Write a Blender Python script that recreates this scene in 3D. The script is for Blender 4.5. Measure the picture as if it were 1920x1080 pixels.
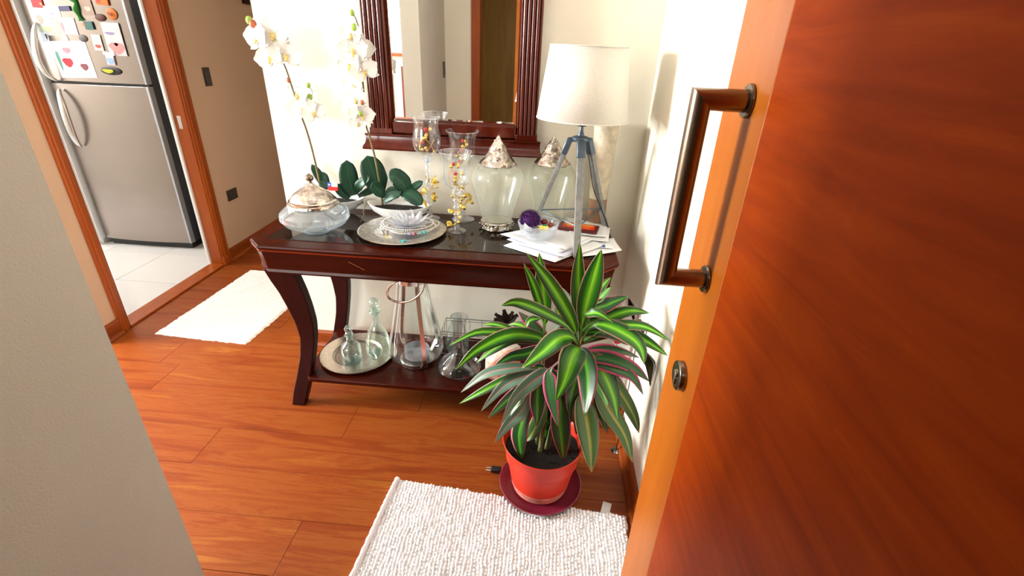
import bpy, bmesh, math, random
from mathutils import Vector, Matrix, noise
random.seed(7)
for o in list(bpy.data.objects): bpy.data.objects.remove(o)
C = bpy.context.scene.collection
R = random.uniform
PI = math.pi

# ------------------------------------------------------------------ camera
F_PX = 904.1
CAM = Vector((0.1507, -2.1683, 1.5195))
yaw, pit, rol = -0.0613, -0.4669, 0.0403
FW = Vector((math.sin(yaw)*math.cos(pit), math.cos(yaw)*math.cos(pit), math.sin(pit)))
_r = Vector((math.cos(yaw), -math.sin(yaw), 0)); _u = _r.cross(FW)
RT = _r*math.cos(rol) + _u*math.sin(rol); UP = _u*math.cos(rol) - _r*math.sin(rol)
cd = bpy.data.cameras.new('camera'); cam = bpy.data.objects.new('camera', cd); C.objects.link(cam)
cd.sensor_width = 36; cd.lens = F_PX/1920*36; cd.clip_start = 0.02
M = Matrix((RT, UP, -FW)).transposed().to_4x4(); M.translation = CAM
cam.matrix_world = M
bpy.context.scene.camera = cam
def ray(u, v): return FW + RT*((u-960)/F_PX) + UP*((540-v)/F_PX)
def at(u, v, Y): d = ray(u, v); return CAM + d*((Y-CAM.y)/d.y)      # the point seen at pixel (u,v) at depth y=Y
def on(u, v, z): d = ray(u, v); return CAM + d*((z-CAM.z)/d.z)      # the same on a surface of height z
def pxm(px, P): return px*(Vector(P)-CAM).dot(FW)/F_PX               # pixels to metres at P

# ------------------------------------------------------------------ world, lights, exposure
sc = bpy.context.scene
sc.view_settings.view_transform = 'Standard'; sc.view_settings.look = 'None'
sc.view_settings.gamma = 1; sc.view_settings.use_curve_mapping = False
sc.view_settings.exposure = 0.25
w = bpy.data.worlds.new('world'); sc.world = w; w.use_nodes = True
w.node_tree.nodes['Background'].inputs[0].default_value = (.93, .96, 1, 1)
w.node_tree.nodes['Background'].inputs[1].default_value = 1.2
def area(name, loc, aim, sx, sy, power, col):
    l = bpy.data.lights.new(name, 'AREA'); l.shape = 'RECTANGLE'; l.size = sx; l.size_y = sy
    l.energy = power; l.color = col
    o = bpy.data.objects.new(name, l); C.objects.link(o); o.location = loc
    o.rotation_euler = (Vector(aim)-Vector(loc)).to_track_quat('-Z', 'Y').to_euler()
    return o
area('window_light_west', (-5.72, -1.0, 1.75), (-1, -.75, 1.4), 1.25, 1.1, 760, (1, .99, .97))
area('window_light_south', (-2.7, -5.25, 1.9), (-2.0, 0, 1.2), 2.6, .95, 150, (1, .99, .97))
area('kitchen_fill_light', (-3.9, .35, 2.42), (-3.7, .75, 0), 1.2, .6, 34, (.97, .98, 1))  # unseen fill, added to brighten the cabinet and fridge fronts
area('kitchen_window_light', (-4.9, .55, 1.5), (-3, .55, 1.0), 1.0, 1.2, 30, (.97, .99, 1))
area('landing_fill_light', (0.3, -3.0, 2.42), (0.1, -2.2, 0.9), .9, .7, 2.5, (1, .97, .93))  # soft fill added out of view behind the camera
area('hall_fill_light', (-.35, -.95, 2.44), (-.35, -.95, 0), .7, .7, 3, (1, .98, .95))  # overhead fill added to lift the hall's shadows, not a fitted lamp

# ------------------------------------------------------------------ materials
def lin(c): return tuple((x/12.92 if x <= .04045 else ((x+.055)/1.055)**2.4) for x in c)
def nodes(name):
    m = bpy.data.materials.new(name); m.use_nodes = True; nt = m.node_tree
    return m, nt, nt.nodes['Principled BSDF']
def setp(b, **k):
    for n, v in k.items():
        n = n.replace('_', ' ')
        if n == 'Base Color' and len(v) == 3: v = (*v, 1)
        b.inputs[n].default_value = v
def N(nt, t, **k):
    n = nt.nodes.new(t)
    for a, v in k.items():
        if a.startswith('i_'):
            key = a[2:]; key = int(key) if key.isdigit() else key.replace('_', ' ')
            n.inputs[key].default_value = v
        else: setattr(n, a, v)
    return n
def ramp(nt, stops, interp='LINEAR'):
    r = nt.nodes.new('ShaderNodeValToRGB'); r.color_ramp.interpolation = interp
    e = r.color_ramp.elements
    while len(e) < len(stops): e.new(.5)
    for i, (p, c) in enumerate(stops):
        e[i].position = p; e[i].color = (*c, 1) if len(c) == 3 else c
    return r
def plain(name, col, rough=.5, metal=0, scale=30, var=.12, bump=.0, bscale=None, **k):
    """procedural: a colour with a faint noise variation and optional relief"""
    m, nt, b = nodes(name); L = nt.links.new
    setp(b, Roughness=rough, Metallic=metal, **k)
    tc = N(nt, 'ShaderNodeTexCoord'); no = N(nt, 'ShaderNodeTexNoise', i_Scale=scale, i_Detail=4)
    L(tc.outputs['Object'], no.inputs['Vector'])
    rp = ramp(nt, [(.25, tuple(x*(1-var) for x in col)), (.75, tuple(min(1, x*(1+var)) for x in col))])
    L(no.outputs[0], rp.inputs[0]); L(rp.outputs[0], b.inputs['Base Color'])
    if bump:
        n2 = N(nt, 'ShaderNodeTexNoise', i_Scale=bscale or scale*4, i_Detail=5)
        L(tc.outputs['Object'], n2.inputs['Vector'])
        bp = N(nt, 'ShaderNodeBump', i_Strength=bump, i_Distance=.004)
        L(n2.outputs[0], bp.inputs['Height']); L(bp.outputs[0], b.inputs['Normal'])
    return m
def wood(name, stops, stretch=(1, 14, 14), scale=1.6, rough=.35, coat=0, rnd=False, world=False, bump=.05, fine=60, spec=.5):
    m, nt, b = nodes(name); L = nt.links.new
    setp(b, Roughness=rough); b.inputs['Coat Weight'].default_value = coat; b.inputs['Coat Roughness'].default_value = .12
    b.inputs['Specular IOR Level'].default_value = spec
    tc = N(nt, 'ShaderNodeTexCoord'); mp = N(nt, 'ShaderNodeMapping'); mp.inputs['Scale'].default_value = stretch
    if world: tc2 = N(nt, 'ShaderNodeNewGeometry'); L(tc2.outputs['Position'], mp.inputs['Vector'])
    else: L(tc.outputs['Object'], mp.inputs['Vector'])
    vec = mp.outputs[0]
    if rnd:
        oi = N(nt, 'ShaderNodeObjectInfo'); mu = N(nt, 'ShaderNodeMath', operation='MULTIPLY', i_1=(.8 if world else 37.0))
        L(oi.outputs['Random'], mu.inputs[0])
        cb = N(nt, 'ShaderNodeCombineXYZ'); [L(mu.outputs[0], cb.inputs[i]) for i in range(3)]
        va = N(nt, 'ShaderNodeVectorMath', operation='ADD'); L(vec, va.inputs[0]); L(cb.outputs[0], va.inputs[1]); vec = va.outputs[0]
    n1 = N(nt, 'ShaderNodeTexNoise', i_Scale=scale, i_Detail=5, i_Roughness=.6, i_Distortion=.6); L(vec, n1.inputs['Vector'])
    n2 = N(nt, 'ShaderNodeTexNoise', i_Scale=fine, i_Detail=3, i_Roughness=.7); L(vec, n2.inputs['Vector'])
    mx = N(nt, 'ShaderNodeMath', operation='MULTIPLY_ADD', i_1=.16); L(n2.outputs[0], mx.inputs[0]); 
    ad = N(nt, 'ShaderNodeMath', operation='ADD', i_1=-.08); L(n1.outputs[0], ad.inputs[0]); L(ad.outputs[0], mx.inputs[2])
    last = mx.outputs[0]
    if rnd:
        sh = N(nt, 'ShaderNodeMath', operation='MULTIPLY_ADD', i_1=.03); L(oi.outputs['Random'], sh.inputs[0]); L(last, sh.inputs[2])
        s2 = N(nt, 'ShaderNodeMath', operation='SUBTRACT', i_1=.015); L(sh.outputs[0], s2.inputs[0]); last = s2.outputs[0]
    rp = ramp(nt, stops); L(last, rp.inputs[0]); L(rp.outputs[0], b.inputs['Base Color'])
    if bump:
        bp = N(nt, 'ShaderNodeBump', i_Strength=bump, i_Distance=.002); L(n2.outputs[0], bp.inputs['Height']); L(bp.outputs[0], b.inputs['Normal'])
    return m
def thin_glass(name, tint=(.95, .97, .97), edge=.75, base=.07, rough=.02, haze=0.0, hazecol=(.9,.92,.9)):
    """thin-walled glass: clear face-on, reflective towards grazing angles"""
    m, nt, b = nodes(name); L = nt.links.new; nt.nodes.remove(b)
    out = nt.nodes['Material Output']
    tr = N(nt, 'ShaderNodeBsdfTransparent', i_Color=(*tint, 1)); gl = N(nt, 'ShaderNodeBsdfGlossy', i_Color=(.95, .97, 1, 1), i_Roughness=rough)
    lw = N(nt, 'ShaderNodeLayerWeight', i_Blend=.35)
    pw = N(nt, 'ShaderNodeMath', operation='POWER', i_1=2.0); L(lw.outputs['Facing'], pw.inputs[0])
    ma = N(nt, 'ShaderNodeMath', operation='MULTIPLY_ADD', i_1=edge, i_2=base); L(pw.outputs[0], ma.inputs[0])
    mx = N(nt, 'ShaderNodeMixShader'); L(ma.outputs[0], mx.inputs[0]); L(tr.outputs[0], mx.inputs[1]); L(gl.outputs[0], mx.inputs[2])
    last = mx.outputs[0]
    if haze:
        df = N(nt, 'ShaderNodeBsdfTranslucent', i_Color=(*hazecol, 1)); d2 = N(nt, 'ShaderNodeBsdfDiffuse', i_Color=(*hazecol, 1))
        m0 = N(nt, 'ShaderNodeMixShader', i_0=.5); L(df.outputs[0], m0.inputs[1]); L(d2.outputs[0], m0.inputs[2])
        m2 = N(nt, 'ShaderNodeMixShader', i_0=haze); L(last, m2.inputs[1]); L(m0.outputs[0], m2.inputs[2]); last = m2.outputs[0]
    L(last, out.inputs[0]); return m
def leaf_mat(name, stops, tipcol=None, tipstart=.85, rough=.32, blotch=.1):
    """stripes run along the blade: UV x is across the leaf, y from its stem to its tip"""
    m, nt, b = nodes(name); L = nt.links.new; setp(b, Roughness=rough); b.inputs['Specular IOR Level'].default_value = .35
    uv = N(nt, 'ShaderNodeUVMap'); sp = N(nt, 'ShaderNodeSeparateXYZ'); L(uv.outputs[0], sp.inputs[0])
    mp = N(nt, 'ShaderNodeMapping'); mp.inputs['Scale'].default_value = (28, 1.8, 1); L(uv.outputs[0], mp.inputs['Vector'])
    oi = N(nt, 'ShaderNodeObjectInfo')
    va = N(nt, 'ShaderNodeVectorMath', operation='ADD'); L(mp.outputs[0], va.inputs[0])
    mu = N(nt, 'ShaderNodeMath', operation='MULTIPLY', i_1=40.); L(oi.outputs['Random'], mu.inputs[0])
    cb = N(nt, 'ShaderNodeCombineXYZ'); L(mu.outputs[0], cb.inputs[0]); L(mu.outputs[0], cb.inputs[1]); L(cb.outputs[0], va.inputs[1])
    no = N(nt, 'ShaderNodeTexNoise', i_Scale=1.0, i_Detail=3); L(va.outputs[0], no.inputs['Vector'])
    a1 = N(nt, 'ShaderNodeMath', operation='MULTIPLY_ADD', i_1=blotch*2); L(no.outputs[0], a1.inputs[0])
    s1 = N(nt, 'ShaderNodeMath', operation='SUBTRACT', i_1=blotch); L(sp.outputs[0], s1.inputs[0]); L(s1.outputs[0], a1.inputs[2])
    rp = ramp(nt, stops); L(a1.outputs[0], rp.inputs[0]); last = rp.outputs[0]
    if tipcol:
        r2 = ramp(nt, [(tipstart, (0, 0, 0)), (min(1, tipstart+.06), (1, 1, 1))]); L(sp.outputs[1], r2.inputs[0])
        mx = N(nt, 'ShaderNodeMixRGB', i_Color2=(*tipcol, 1)); L(r2.outputs[0], mx.inputs[0]); L(last, mx.inputs[1]); last = mx.outputs[0]
    L(last, b.inputs['Base Color'])
    bp = N(nt, 'ShaderNodeBump', i_Strength=.25, i_Distance=.001); L(no.outputs[0], bp.inputs['Height']); L(bp.outputs[0], b.inputs['Normal'])
    return m

WALL = (.83, .78, .67)
m_wall = plain('cream_wall_paint', WALL, .7, scale=3, var=.025, bump=.12, bscale=260)
m_wall_shade = plain('shade_tinted_cream_paint', (.58, .40, .27), .7, scale=3, var=.03, bump=.12, bscale=260)  # cream paint with shade and orange floor bounce put into the colour
m_wall_tex = plain('textured_beige_paint', (.56, .53, .46), .75, scale=5, var=.03, bump=.25, bscale=220)
m_white = plain('white_paint', (.86, .87, .87), .5, scale=6, var=.02)
m_ceil = plain('ceiling_paint', (.85, .83, .78), .8, scale=4, var=.02)
m_gold_wall = wood('landing_wood_wall', [(.2, (.26, .12, .02)), (.5, (.46, .26, .05)), (.8, (.58, .34, .08))], (8, 8, 1), 1.2, .35)
m_plank = wood('laminate_plank', [(.26, (.15, .024, .0035)), (.42, (.20, .036, .005)), (.50, (.24, .060, .009)), (.58, (.205, .038, .005)), (.74, (.31, .11, .016))], (.85, 10, 1), 1.8, .42, coat=.0, rnd=True, world=True, bump=.01, spec=.2)
m_floorbase = wood('laminate_floor', [(.25, (.16, .03, .005)), (.7, (.26, .07, .01))], (1, 10, 1), 1.4, .32)
m_trim = wood('orange_wood_trim', [(.25, (.24, .045, .004)), (.6, (.34, .07, .006)), (.85, (.42, .11, .012))], (10, 10, 1), 1.4, .35, coat=.0, spec=.35)
m_base = wood('baseboard_wood', [(.25, (.16, .028, .003)), (.6, (.26, .05, .005)), (.85, (.34, .085, .01))], (10, 1, 14), 1.4, .35, coat=.0, spec=.35)
m_doorh = wood('door_veneer', [(.2, (.18, .020, .0003)), (.45, (.25, .030, .0004)), (.6, (.29, .038, .0005)), (.85, (.37, .062, .001))], (1, 1.4, 12), 2.4, .5, coat=.0, bump=.04, fine=30, spec=.06)
m_doorv = wood('door_stile_veneer', [(.2, (.27, .062, .002)), (.5, (.32, .080, .003)), (.85, (.38, .11, .005))], (1, 7, .8), 2.0, .42, coat=.0, spec=.25, fine=40)
m_dark = wood('cherry_stained_wood', [(.2, (.020, .0025, .0012)), (.55, (.042, .0045, .0015)), (.85, (.075, .008, .002))], (1, 9, 9), 1.6, .2, coat=.0, bump=.01, spec=.13)
m_darkleg = wood('dark_leg_wood', [(.2, (.015, .003, .003)), (.6, (.028, .0045, .004)), (.9, (.05, .008, .005))], (9, 9, 1), 1.6, .35, coat=.0, bump=.01, spec=.10)
m_edge = wood('red_cherry_edge', [(.2, (.13, .012, .002)), (.6, (.20, .02, .003)), (.9, (.30, .035, .005))], (1, 9, 9), 1.6, .25, coat=.0, bump=.01, spec=.4)  # brighter red cherry tone for the moulding under the table top
m_frame = wood('mahogany_mirror_frame', [(.2, (.05, .004, .002)), (.55, (.09, .009, .003)), (.85, (.16, .02, .004))], (9, 9, 1), 1.6, .2, coat=.0, bump=.01, spec=.45)
m_inset = plain('smoked_glass_inset', (.016, .008, .006), .07, 0, scale=4, var=.2, Specular_IOR_Level=.3); 
m_mirror = plain('mirror_silvering', (.93, .94, .93), .015, 1, var=.0)
m_silver = plain('silver_plate', (.62, .58, .52), .27, 1, scale=40, var=.15, bump=.35, bscale=90)
m_lid = plain('chased_silver_lid', (.60, .54, .48), .24, 1, scale=70, var=.45, bump=1.0, bscale=45)
m_silver_s = plain('smooth_silver', (.72, .69, .64), .16, 1, scale=20, var=.06)
m_tray = plain('brushed_tin', (.55, .50, .43), .28, 1, scale=60, var=.18, bump=.15, bscale=150)
m_engr = plain('engraved_tin', (.66, .62, .57), .34, 1, scale=55, var=.4, bump=.7, bscale=70)
m_steel = plain('brushed_steel', (.62, .60, .58), .24, 1, scale=80, var=.05)
m_bronze = plain('brushed_bronze_nickel', (.23, .175, .135), .24, 1, scale=80, var=.06)
m_grey = plain('grey_washed_wood', (.22, .22, .22), .5, 0, scale=60, var=.25, bump=.3, bscale=120)
m_slate = plain('blue_grey_metal', (.10, .14, .19), .35, .6, scale=30, var=.2)
m_black = plain('black_plastic', (.012, .012, .014), .4, scale=30, var=.1)
m_brass = plain('gold_lacquer', (.90, .62, .13), .25, 1, scale=40, var=.15)
m_linen = plain('cream_linen_shade', (.70, .66, .60), .85, scale=160, var=.06, bump=.25, bscale=500)
m_stone = plain('beige_travertine', (.62, .53, .40), .6, scale=28, var=.28, bump=.5, bscale=60)
m_stoneb = plain('brown_marbled_glaze', (.33, .17, .10), .3, scale=18, var=.5)
m_white_cer = plain('white_ceramic', (.86, .85, .84), .25, scale=8, var=.02)
m_soil = plain('dark_soil', (.010, .007, .005), .95, scale=60, var=.5, bump=1, bscale=90)
m_orch = leaf_mat('orchid_leaf_green', rough=.45, stops=[(0, (.007, .045, .024)), (.46, (.010, .06, .03)), (.5, (.03, .12, .06)), (.54, (.009, .055, .028)), (1, (.005, .04, .022))])
m_petal = plain('white_orchid_petal', (.88, .86, .82), .6, scale=12, var=.03); 
m_petal.node_tree.nodes['Principled BSDF'].inputs['Subsurface Weight'].default_value = .15
m_lip = plain('yellow_orchid_lip', (.75, .55, .18), .5, scale=40, var=.3)
m_budg = plain('green_bud', (.30, .48, .06), .5, scale=20, var=.2)
m_budr = plain('reddish_bud', (.42, .10, .04), .5, scale=20, var=.3)
m_stem = plain('orchid_stem', (.15, .11, .035), .5, scale=60, var=.35)
m_glass = thin_glass('clear_thin_glass')
m_glassg = thin_glass('greenish_bottle_glass', (.84, .93, .89), .9, .09, .03, haze=.04, hazecol=(.7, .85, .8))
m_crackle = thin_glass('seeded_glass', (.93, .95, .91), .5, .06, .12, haze=.16, hazecol=(.85, .88, .82))
m_cut = thin_glass('cut_crystal', (.93, .95, .98), .75, .12, .04, haze=.18, hazecol=(.85, .88, .93))
m_cup = thin_glass('candle_cup_glass', (.93, .95, .96), .95, .10, .03, haze=.05)
m_smoke = thin_glass('smoky_decanter_glass', (.80, .80, .83), .7, .07)
m_jar = thin_glass('silvered_jar_glass', (.86, .92, .95), .6, .12, .05, haze=.16, hazecol=(.75, .82, .86))
def crystal(name, col=(1, 1, 1), rough=.0):
    m, nt, b = nodes(name); setp(b, Base_Color=col, Roughness=rough, IOR=1.5, Transmission_Weight=1.0)
    return m
m_lotus = thin_glass('pressed_crystal', (.96, .97, 1), .8, .22, .06, haze=.22, hazecol=(.92, .94, .98))
m_rug = plain('white_cotton_bobbles', (.90, .90, .93), .95, scale=9, var=.06, bump=.5, bscale=300)
m_rug2 = plain('cream_woven_cotton', (.84, .79, .75), .95, scale=9, var=.06, bump=.5, bscale=300)
m_redpot = plain('red_plastic_pot', (.56, .034, .016), .4, scale=14, var=.12, Specular_IOR_Level=.25)
m_limes = plain('limescale_stain', (.62, .22, .18), .6, scale=25, var=.35)
m_saucer = plain('maroon_saucer', (.16, .008, .028), .4, scale=10, var=.15)
m_paper = plain('white_paper', (.86, .86, .88), .7, scale=6, var=.03)
m_paper2 = plain('lavender_paper', (.66, .66, .80), .7, scale=6, var=.05)
m_tile = plain('white_ceramic_tile', (.66, .64, .61), .22, scale=5, var=.03)
m_steel_f = plain('fridge_stainless', (.34, .285, .26), .27, 1, scale=3, var=.05)
m_fside = plain('fridge_grey_side', (.055, .065, .08), .4, .2, scale=5, var=.1)
m_ftrim = plain('fridge_pale_trim', (.42, .45, .50), .3, .5, scale=5, var=.05)
m_purple = plain('purple_fluff', (.055, .006, .10), .95, scale=80, var=.5)
PL = {}
def flat(name, col, rough=.5, **k):
    if name not in PL: PL[name] = plain(name, lin(col), rough, scale=25, var=.08, **k)
    return PL[name]

# Cordyline stripes
G_st = [(0, (.34, .13, .09)), (.02, (.30, .13, .09)), (.045, (.012, .055, .012)), (.24, (.016, .085, .012)), (.34, (.06, .25, .01)), (.44, (.13, .42, .015)), (.50, (.30, .62, .04)), (.58, (.12, .38, .015)), (.70, (.03, .15, .01)), (.945, (.012, .06, .012)), (.97, (.42, .20, .15)), (1, (.42, .20, .15))]
D_st = [(0, (.36, .06, .10)), (.05, (.30, .05, .08)), (.08, (.010, .035, .014)), (.36, (.012, .06, .012)), (.47, (.05, .22, .01)), (.55, (.09, .30, .02)), (.62, (.012, .07, .012)), (.92, (.010, .032, .012)), (.95, (.42, .10, .13)), (1, (.42, .10, .13))]
P_st = [(0, (.45, .05, .13)), (.16, (.40, .04, .11)), (.2, (.02, .06, .025)), (.55, (.03, .12, .03)), (.62, (.06, .16, .05)), (.85, (.02, .05, .025)), (.9, (.40, .05, .12)), (1, (.45, .07, .15))]
T_st = [(0, (.40, .16, .15)), (.05, (.30, .25, .20)), (.12, (.10, .20, .14)), (.42, (.13, .26, .18)), (.47, (.48, .28, .26)), (.53, (.45, .20, .22)), (.58, (.12, .24, .16)), (.92, (.09, .20, .14)), (1, (.42, .14, .16))]
O_st = [(0, (.35, .10, .10)), (.06, (.05, .12, .03)), (.36, (.05, .13, .025)), (.44, (.26, .26, .04)), (.52, (.34, .32, .07)), (.58, (.06, .13, .03)), (.94, (.05, .11, .03)), (1, (.42, .25, .15))]
LM = {'G': leaf_mat('cordyline_bright_leaf', G_st, blotch=.10), 'D': leaf_mat('cordyline_dark_leaf', D_st, blotch=.08),
      'P': leaf_mat('cordyline_pink_edged_leaf', P_st, blotch=.05), 'T': leaf_mat('cordyline_pale_leaf', T_st, blotch=.07, rough=.4),
      'O': leaf_mat('cordyline_old_leaf', O_st, (.42, .20, .08), .93, blotch=.06),
      'L': leaf_mat('cordyline_light_leaf', [(0, (.5, .3, .2)), (.06, (.06, .22, .06)), (.4, (.12, .36, .08)), (.5, (.38, .62, .20)), (.6, (.12, .36, .08)), (.95, (.06, .20, .06)), (1, (.5, .3, .25))], blotch=.08)}

# ------------------------------------------------------------------ mesh helpers
class MB:
    def __init__(s): s.v = []; s.f = []; s.uv = {}; s.flat = set()
    def add(s, vs, fs):
        o = len(s.v); s.v += [tuple(v) for v in vs]; s.f += [tuple(i+o for i in f) for f in fs]; return s
    def box(s, x0, y0, z0, x1, y1, z1, b=0, M=None):
        if b <= 0:
            vs = [(x, y, z) for z in (z0, z1) for y in (y0, y1) for x in (x0, x1)]
            fs = [(0, 2, 3, 1), (4, 5, 7, 6), (0, 1, 5, 4), (2, 6, 7, 3), (0, 4, 6, 2), (1, 3, 7, 5)]
        else:
            bm = bmesh.new(); bmesh.ops.create_cube(bm, size=1)
            for v in bm.verts: v.co = Vector(((x0+x1)/2+v.co.x*(x1-x0), (y0+y1)/2+v.co.y*(y1-y0), (z0+z1)/2+v.co.z*(z1-z0)))
            bmesh.ops.bevel(bm, geom=bm.edges[:], offset=b, segments=2, affect='EDGES', profile=.5)
            bm.verts.index_update(); vs = [v.co.copy() for v in bm.verts]; fs = [[v.index for v in f.verts] for f in bm.faces]
            bm.faces.index_update(); bm.normal_update()
            s.flat |= {len(s.f)+f.index for f in bm.faces if max(abs(c) for c in f.normal) > .9999}; bm.free()
        if M is not None: vs = [M @ Vector(v) for v in vs]
        return s.add(vs, fs)
    def lathe(s, prof, seg=32, c=(0, 0, 0), sx=1, sy=1, wob=None, cap=True):
        vs = []; fs = []; n = len(prof)
        for r, z in prof:
            for k in range(seg):
                a = 2*PI*k/seg; q = r*(wob(a, z) if wob else 1)
                vs.append((c[0]+q*math.cos(a)*sx, c[1]+q*math.sin(a)*sy, c[2]+z))
        for i in range(n-1):
            for k in range(seg):
                k2 = (k+1) % seg
                fs.append((i*seg+k, i*seg+k2, (i+1)*seg+k2, (i+1)*seg+k))
        if cap:
            if prof[0][0] > 1e-5: fs.append(tuple(range(seg))[::-1])
            if prof[-1][0] > 1e-5: fs.append(tuple((n-1)*seg+k for k in range(seg)))
        return s.add(vs, fs)
    def tube(s, pts, rad, seg=8, cap=True, flatk=1.0, closed=False):
        pts = [Vector(p) for p in pts]; n = len(pts)
        if not isinstance(rad, (list, tuple)): rad = [rad]*n
        vs = []; fs = []; prev = None
        for i, p in enumerate(pts):
            if closed: t = (pts[(i+1) % n]-pts[i-1])
            else: t = (pts[min(i+1, n-1)]-pts[max(i-1, 0)])
            t.normalize()
            if prev is None:
                a = Vector((0, 0, 1)) if abs(t.z) < .9 else Vector((1, 0, 0)); x = t.cross(a).normalized()
            else: x = (prev - t*prev.dot(t)).normalized()
            prev = x; y = t.cross(x)
            for k in range(seg):
                a = 2*PI*k/seg; vs.append(p + x*math.cos(a)*rad[i] + y*math.sin(a)*rad[i]*flatk)
        m = n if closed else n-1
        for i in range(m):
            j = (i+1) % n
            for k in range(seg):
                k2 = (k+1) % seg; fs.append((i*seg+k, i*seg+k2, j*seg+k2, j*seg+k))
        if cap and not closed: fs += [tuple(range(seg))[::-1], tuple((n-1)*seg+k for k in range(seg))]
        return s.add(vs, fs)
    def ball(s, c, r, seg=10, rings=7, sz=1, jit=0):
        prof = [(max(r*math.sin(PI*i/rings), 1e-6), -r*sz*math.cos(PI*i/rings)) for i in range(rings+1)]
        w = (lambda a, z: 1+R(-jit, jit)) if jit else None
        return s.lathe(prof, seg, c, wob=w, cap=False)
    def bar(s, a, b, w, h, up=(0, 0, 1), w2=None, h2=None):
        a = Vector(a); b = Vector(b); t = (b-a).normalized(); x = t.cross(Vector(up)).normalized(); y = x.cross(t)
        vs = []
        for p, ww, hh in ((a, w, h), (b, w2 or w, h2 or h)):
            for sx, sy in ((-1, -1), (1, -1), (1, 1), (-1, 1)): vs.append(p+x*sx*ww/2+y*sy*hh/2)
        return s.add(vs, [(0, 1, 2, 3)[::-1], (4, 5, 6, 7), (0, 1, 5, 4), (1, 2, 6, 5), (2, 3, 7, 6), (3, 0, 4, 7)])
    def build(s, name, mat, parent=None, loc=(0, 0, 0), world=False, smooth=True, angle=40, bevel=0, sub=0, solid=0):
        loc = Vector(loc); vs = s.v
        if world:
            base = parent.location if parent else loc
            if parent and parent.parent: base = base + parent.parent.location
            vs = [Vector(v)-base for v in vs]
        me = bpy.data.meshes.new(name); me.from_pydata([tuple(v) for v in vs], [], s.f); me.update()
        if s.uv:
            ul = me.uv_layers.new(name='UVMap')
            for l in me.loops:
                ul.data[l.index].uv = s.uv.get(l.vertex_index, (0, 0))
        bm = bmesh.new(); bm.from_mesh(me); bmesh.ops.recalc_face_normals(bm, faces=bm.faces[:])
        if smooth:
            bm.faces.ensure_lookup_table()
            for f in bm.faces: f.smooth = f.index not in s.flat
            lim = math.radians(angle)
            for e in bm.edges:
                if len(e.link_faces) == 2 and e.calc_face_angle(0) > lim: e.smooth = False
        bm.to_mesh(me); bm.free()
        me.materials.append(mat)
        o = bpy.data.objects.new(name, me); C.objects.link(o); o.location = (0, 0, 0) if parent else loc
        if parent: o.parent = parent
        if bevel:
            b = o.modifiers.new('bevel', 'BEVEL'); b.width = bevel; b.segments = 2; b.limit_method = 'ANGLE'; b.harden_normals = False
        if solid:
            b = o.modifiers.new('solid', 'SOLIDIFY'); b.thickness = solid; b.offset = 0
        if sub:
            b = o.modifiers.new('sub', 'SUBSURF'); b.levels = sub; b.render_levels = sub
        return o
def thing(name, label, cat, loc=(0, 0, 0), group=None, rz=0):
    o = bpy.data.objects.new(name, None); C.objects.link(o); o.location = loc; o.rotation_euler = (0, 0, rz)
    o.empty_display_size = .05
    if cat: o['label'] = label; o['category'] = cat
    if group: o['group'] = group
    return o
def tag(o, label, cat, group=None):
    o['label'] = label; o['category'] = cat
    if group: o['group'] = group
    return o
def struct(o, label=None):
    o['kind'] = 'structure'
    if label: o['label'] = label
    return o
def catmull(P, n):
    P = [Vector(p) for p in P]
    if len(P) == 2: return [P[0].lerp(P[1], i/(n-1)) for i in range(n)]
    Q = [P[0]*2-P[1]] + P + [P[-1]*2-P[-2]]; out = []
    for i in range(n):
        t = i/(n-1)*(len(P)-1); k = min(int(t), len(P)-2); t -= k
        a, b, c, d = Q[k:k+4]
        out.append(.5*((2*b)+(c-a)*t+(2*a-5*b+4*c-d)*t*t+(3*b-a-3*c+d)*t**3))
    return out
def blade(P, width, n=14, na=6, fold=.18, face=None, prof=None, twist=0, wave=0, base=.12):
    """a leaf: centre line P, greatest width, folded along its midrib; face = the way its upper side looks"""
    pts = catmull(P, n); mb = MB(); nv = []
    for i, p in enumerate(pts):
        t = (pts[min(i+1, n-1)]-pts[max(i-1, 0)]).normalized(); s_ = i/(n-1)
        f = face(p) if callable(face) else Vector(face or (0, 0, 1))
        x = t.cross(f)
        if x.length < 1e-4: x = t.cross(Vector((1, 0, 0)))
        x.normalize()
        if twist: x = Matrix.Rotation(twist*s_, 3, t) @ x
        y = x.cross(t)
        if prof: wd = prof(s_)
        else: wd = max(base*(1-s_)**2, math.sin(PI*min(1, max(0, s_))**.85)**.75 if s_ < 1 else 0)
        wd = max(wd, .015)*width/2
        for k in range(na+1):
            a = 2*k/na-1
            mb.v.append(tuple(p+x*a*wd+y*(abs(a)*fold*wd*(1-.5*abs(a))+wave*wd*math.sin(s_*17+a*2)*abs(a))))
            mb.uv[len(mb.v)-1] = (k/na, s_)
    for i in range(n-1):
        for k in range(na):
            a = i*(na+1)+k; mb.f.append((a, a+1, a+na+2, a+na+1))
    return mb
tocam = lambda p: (CAM-p).normalized()

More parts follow.
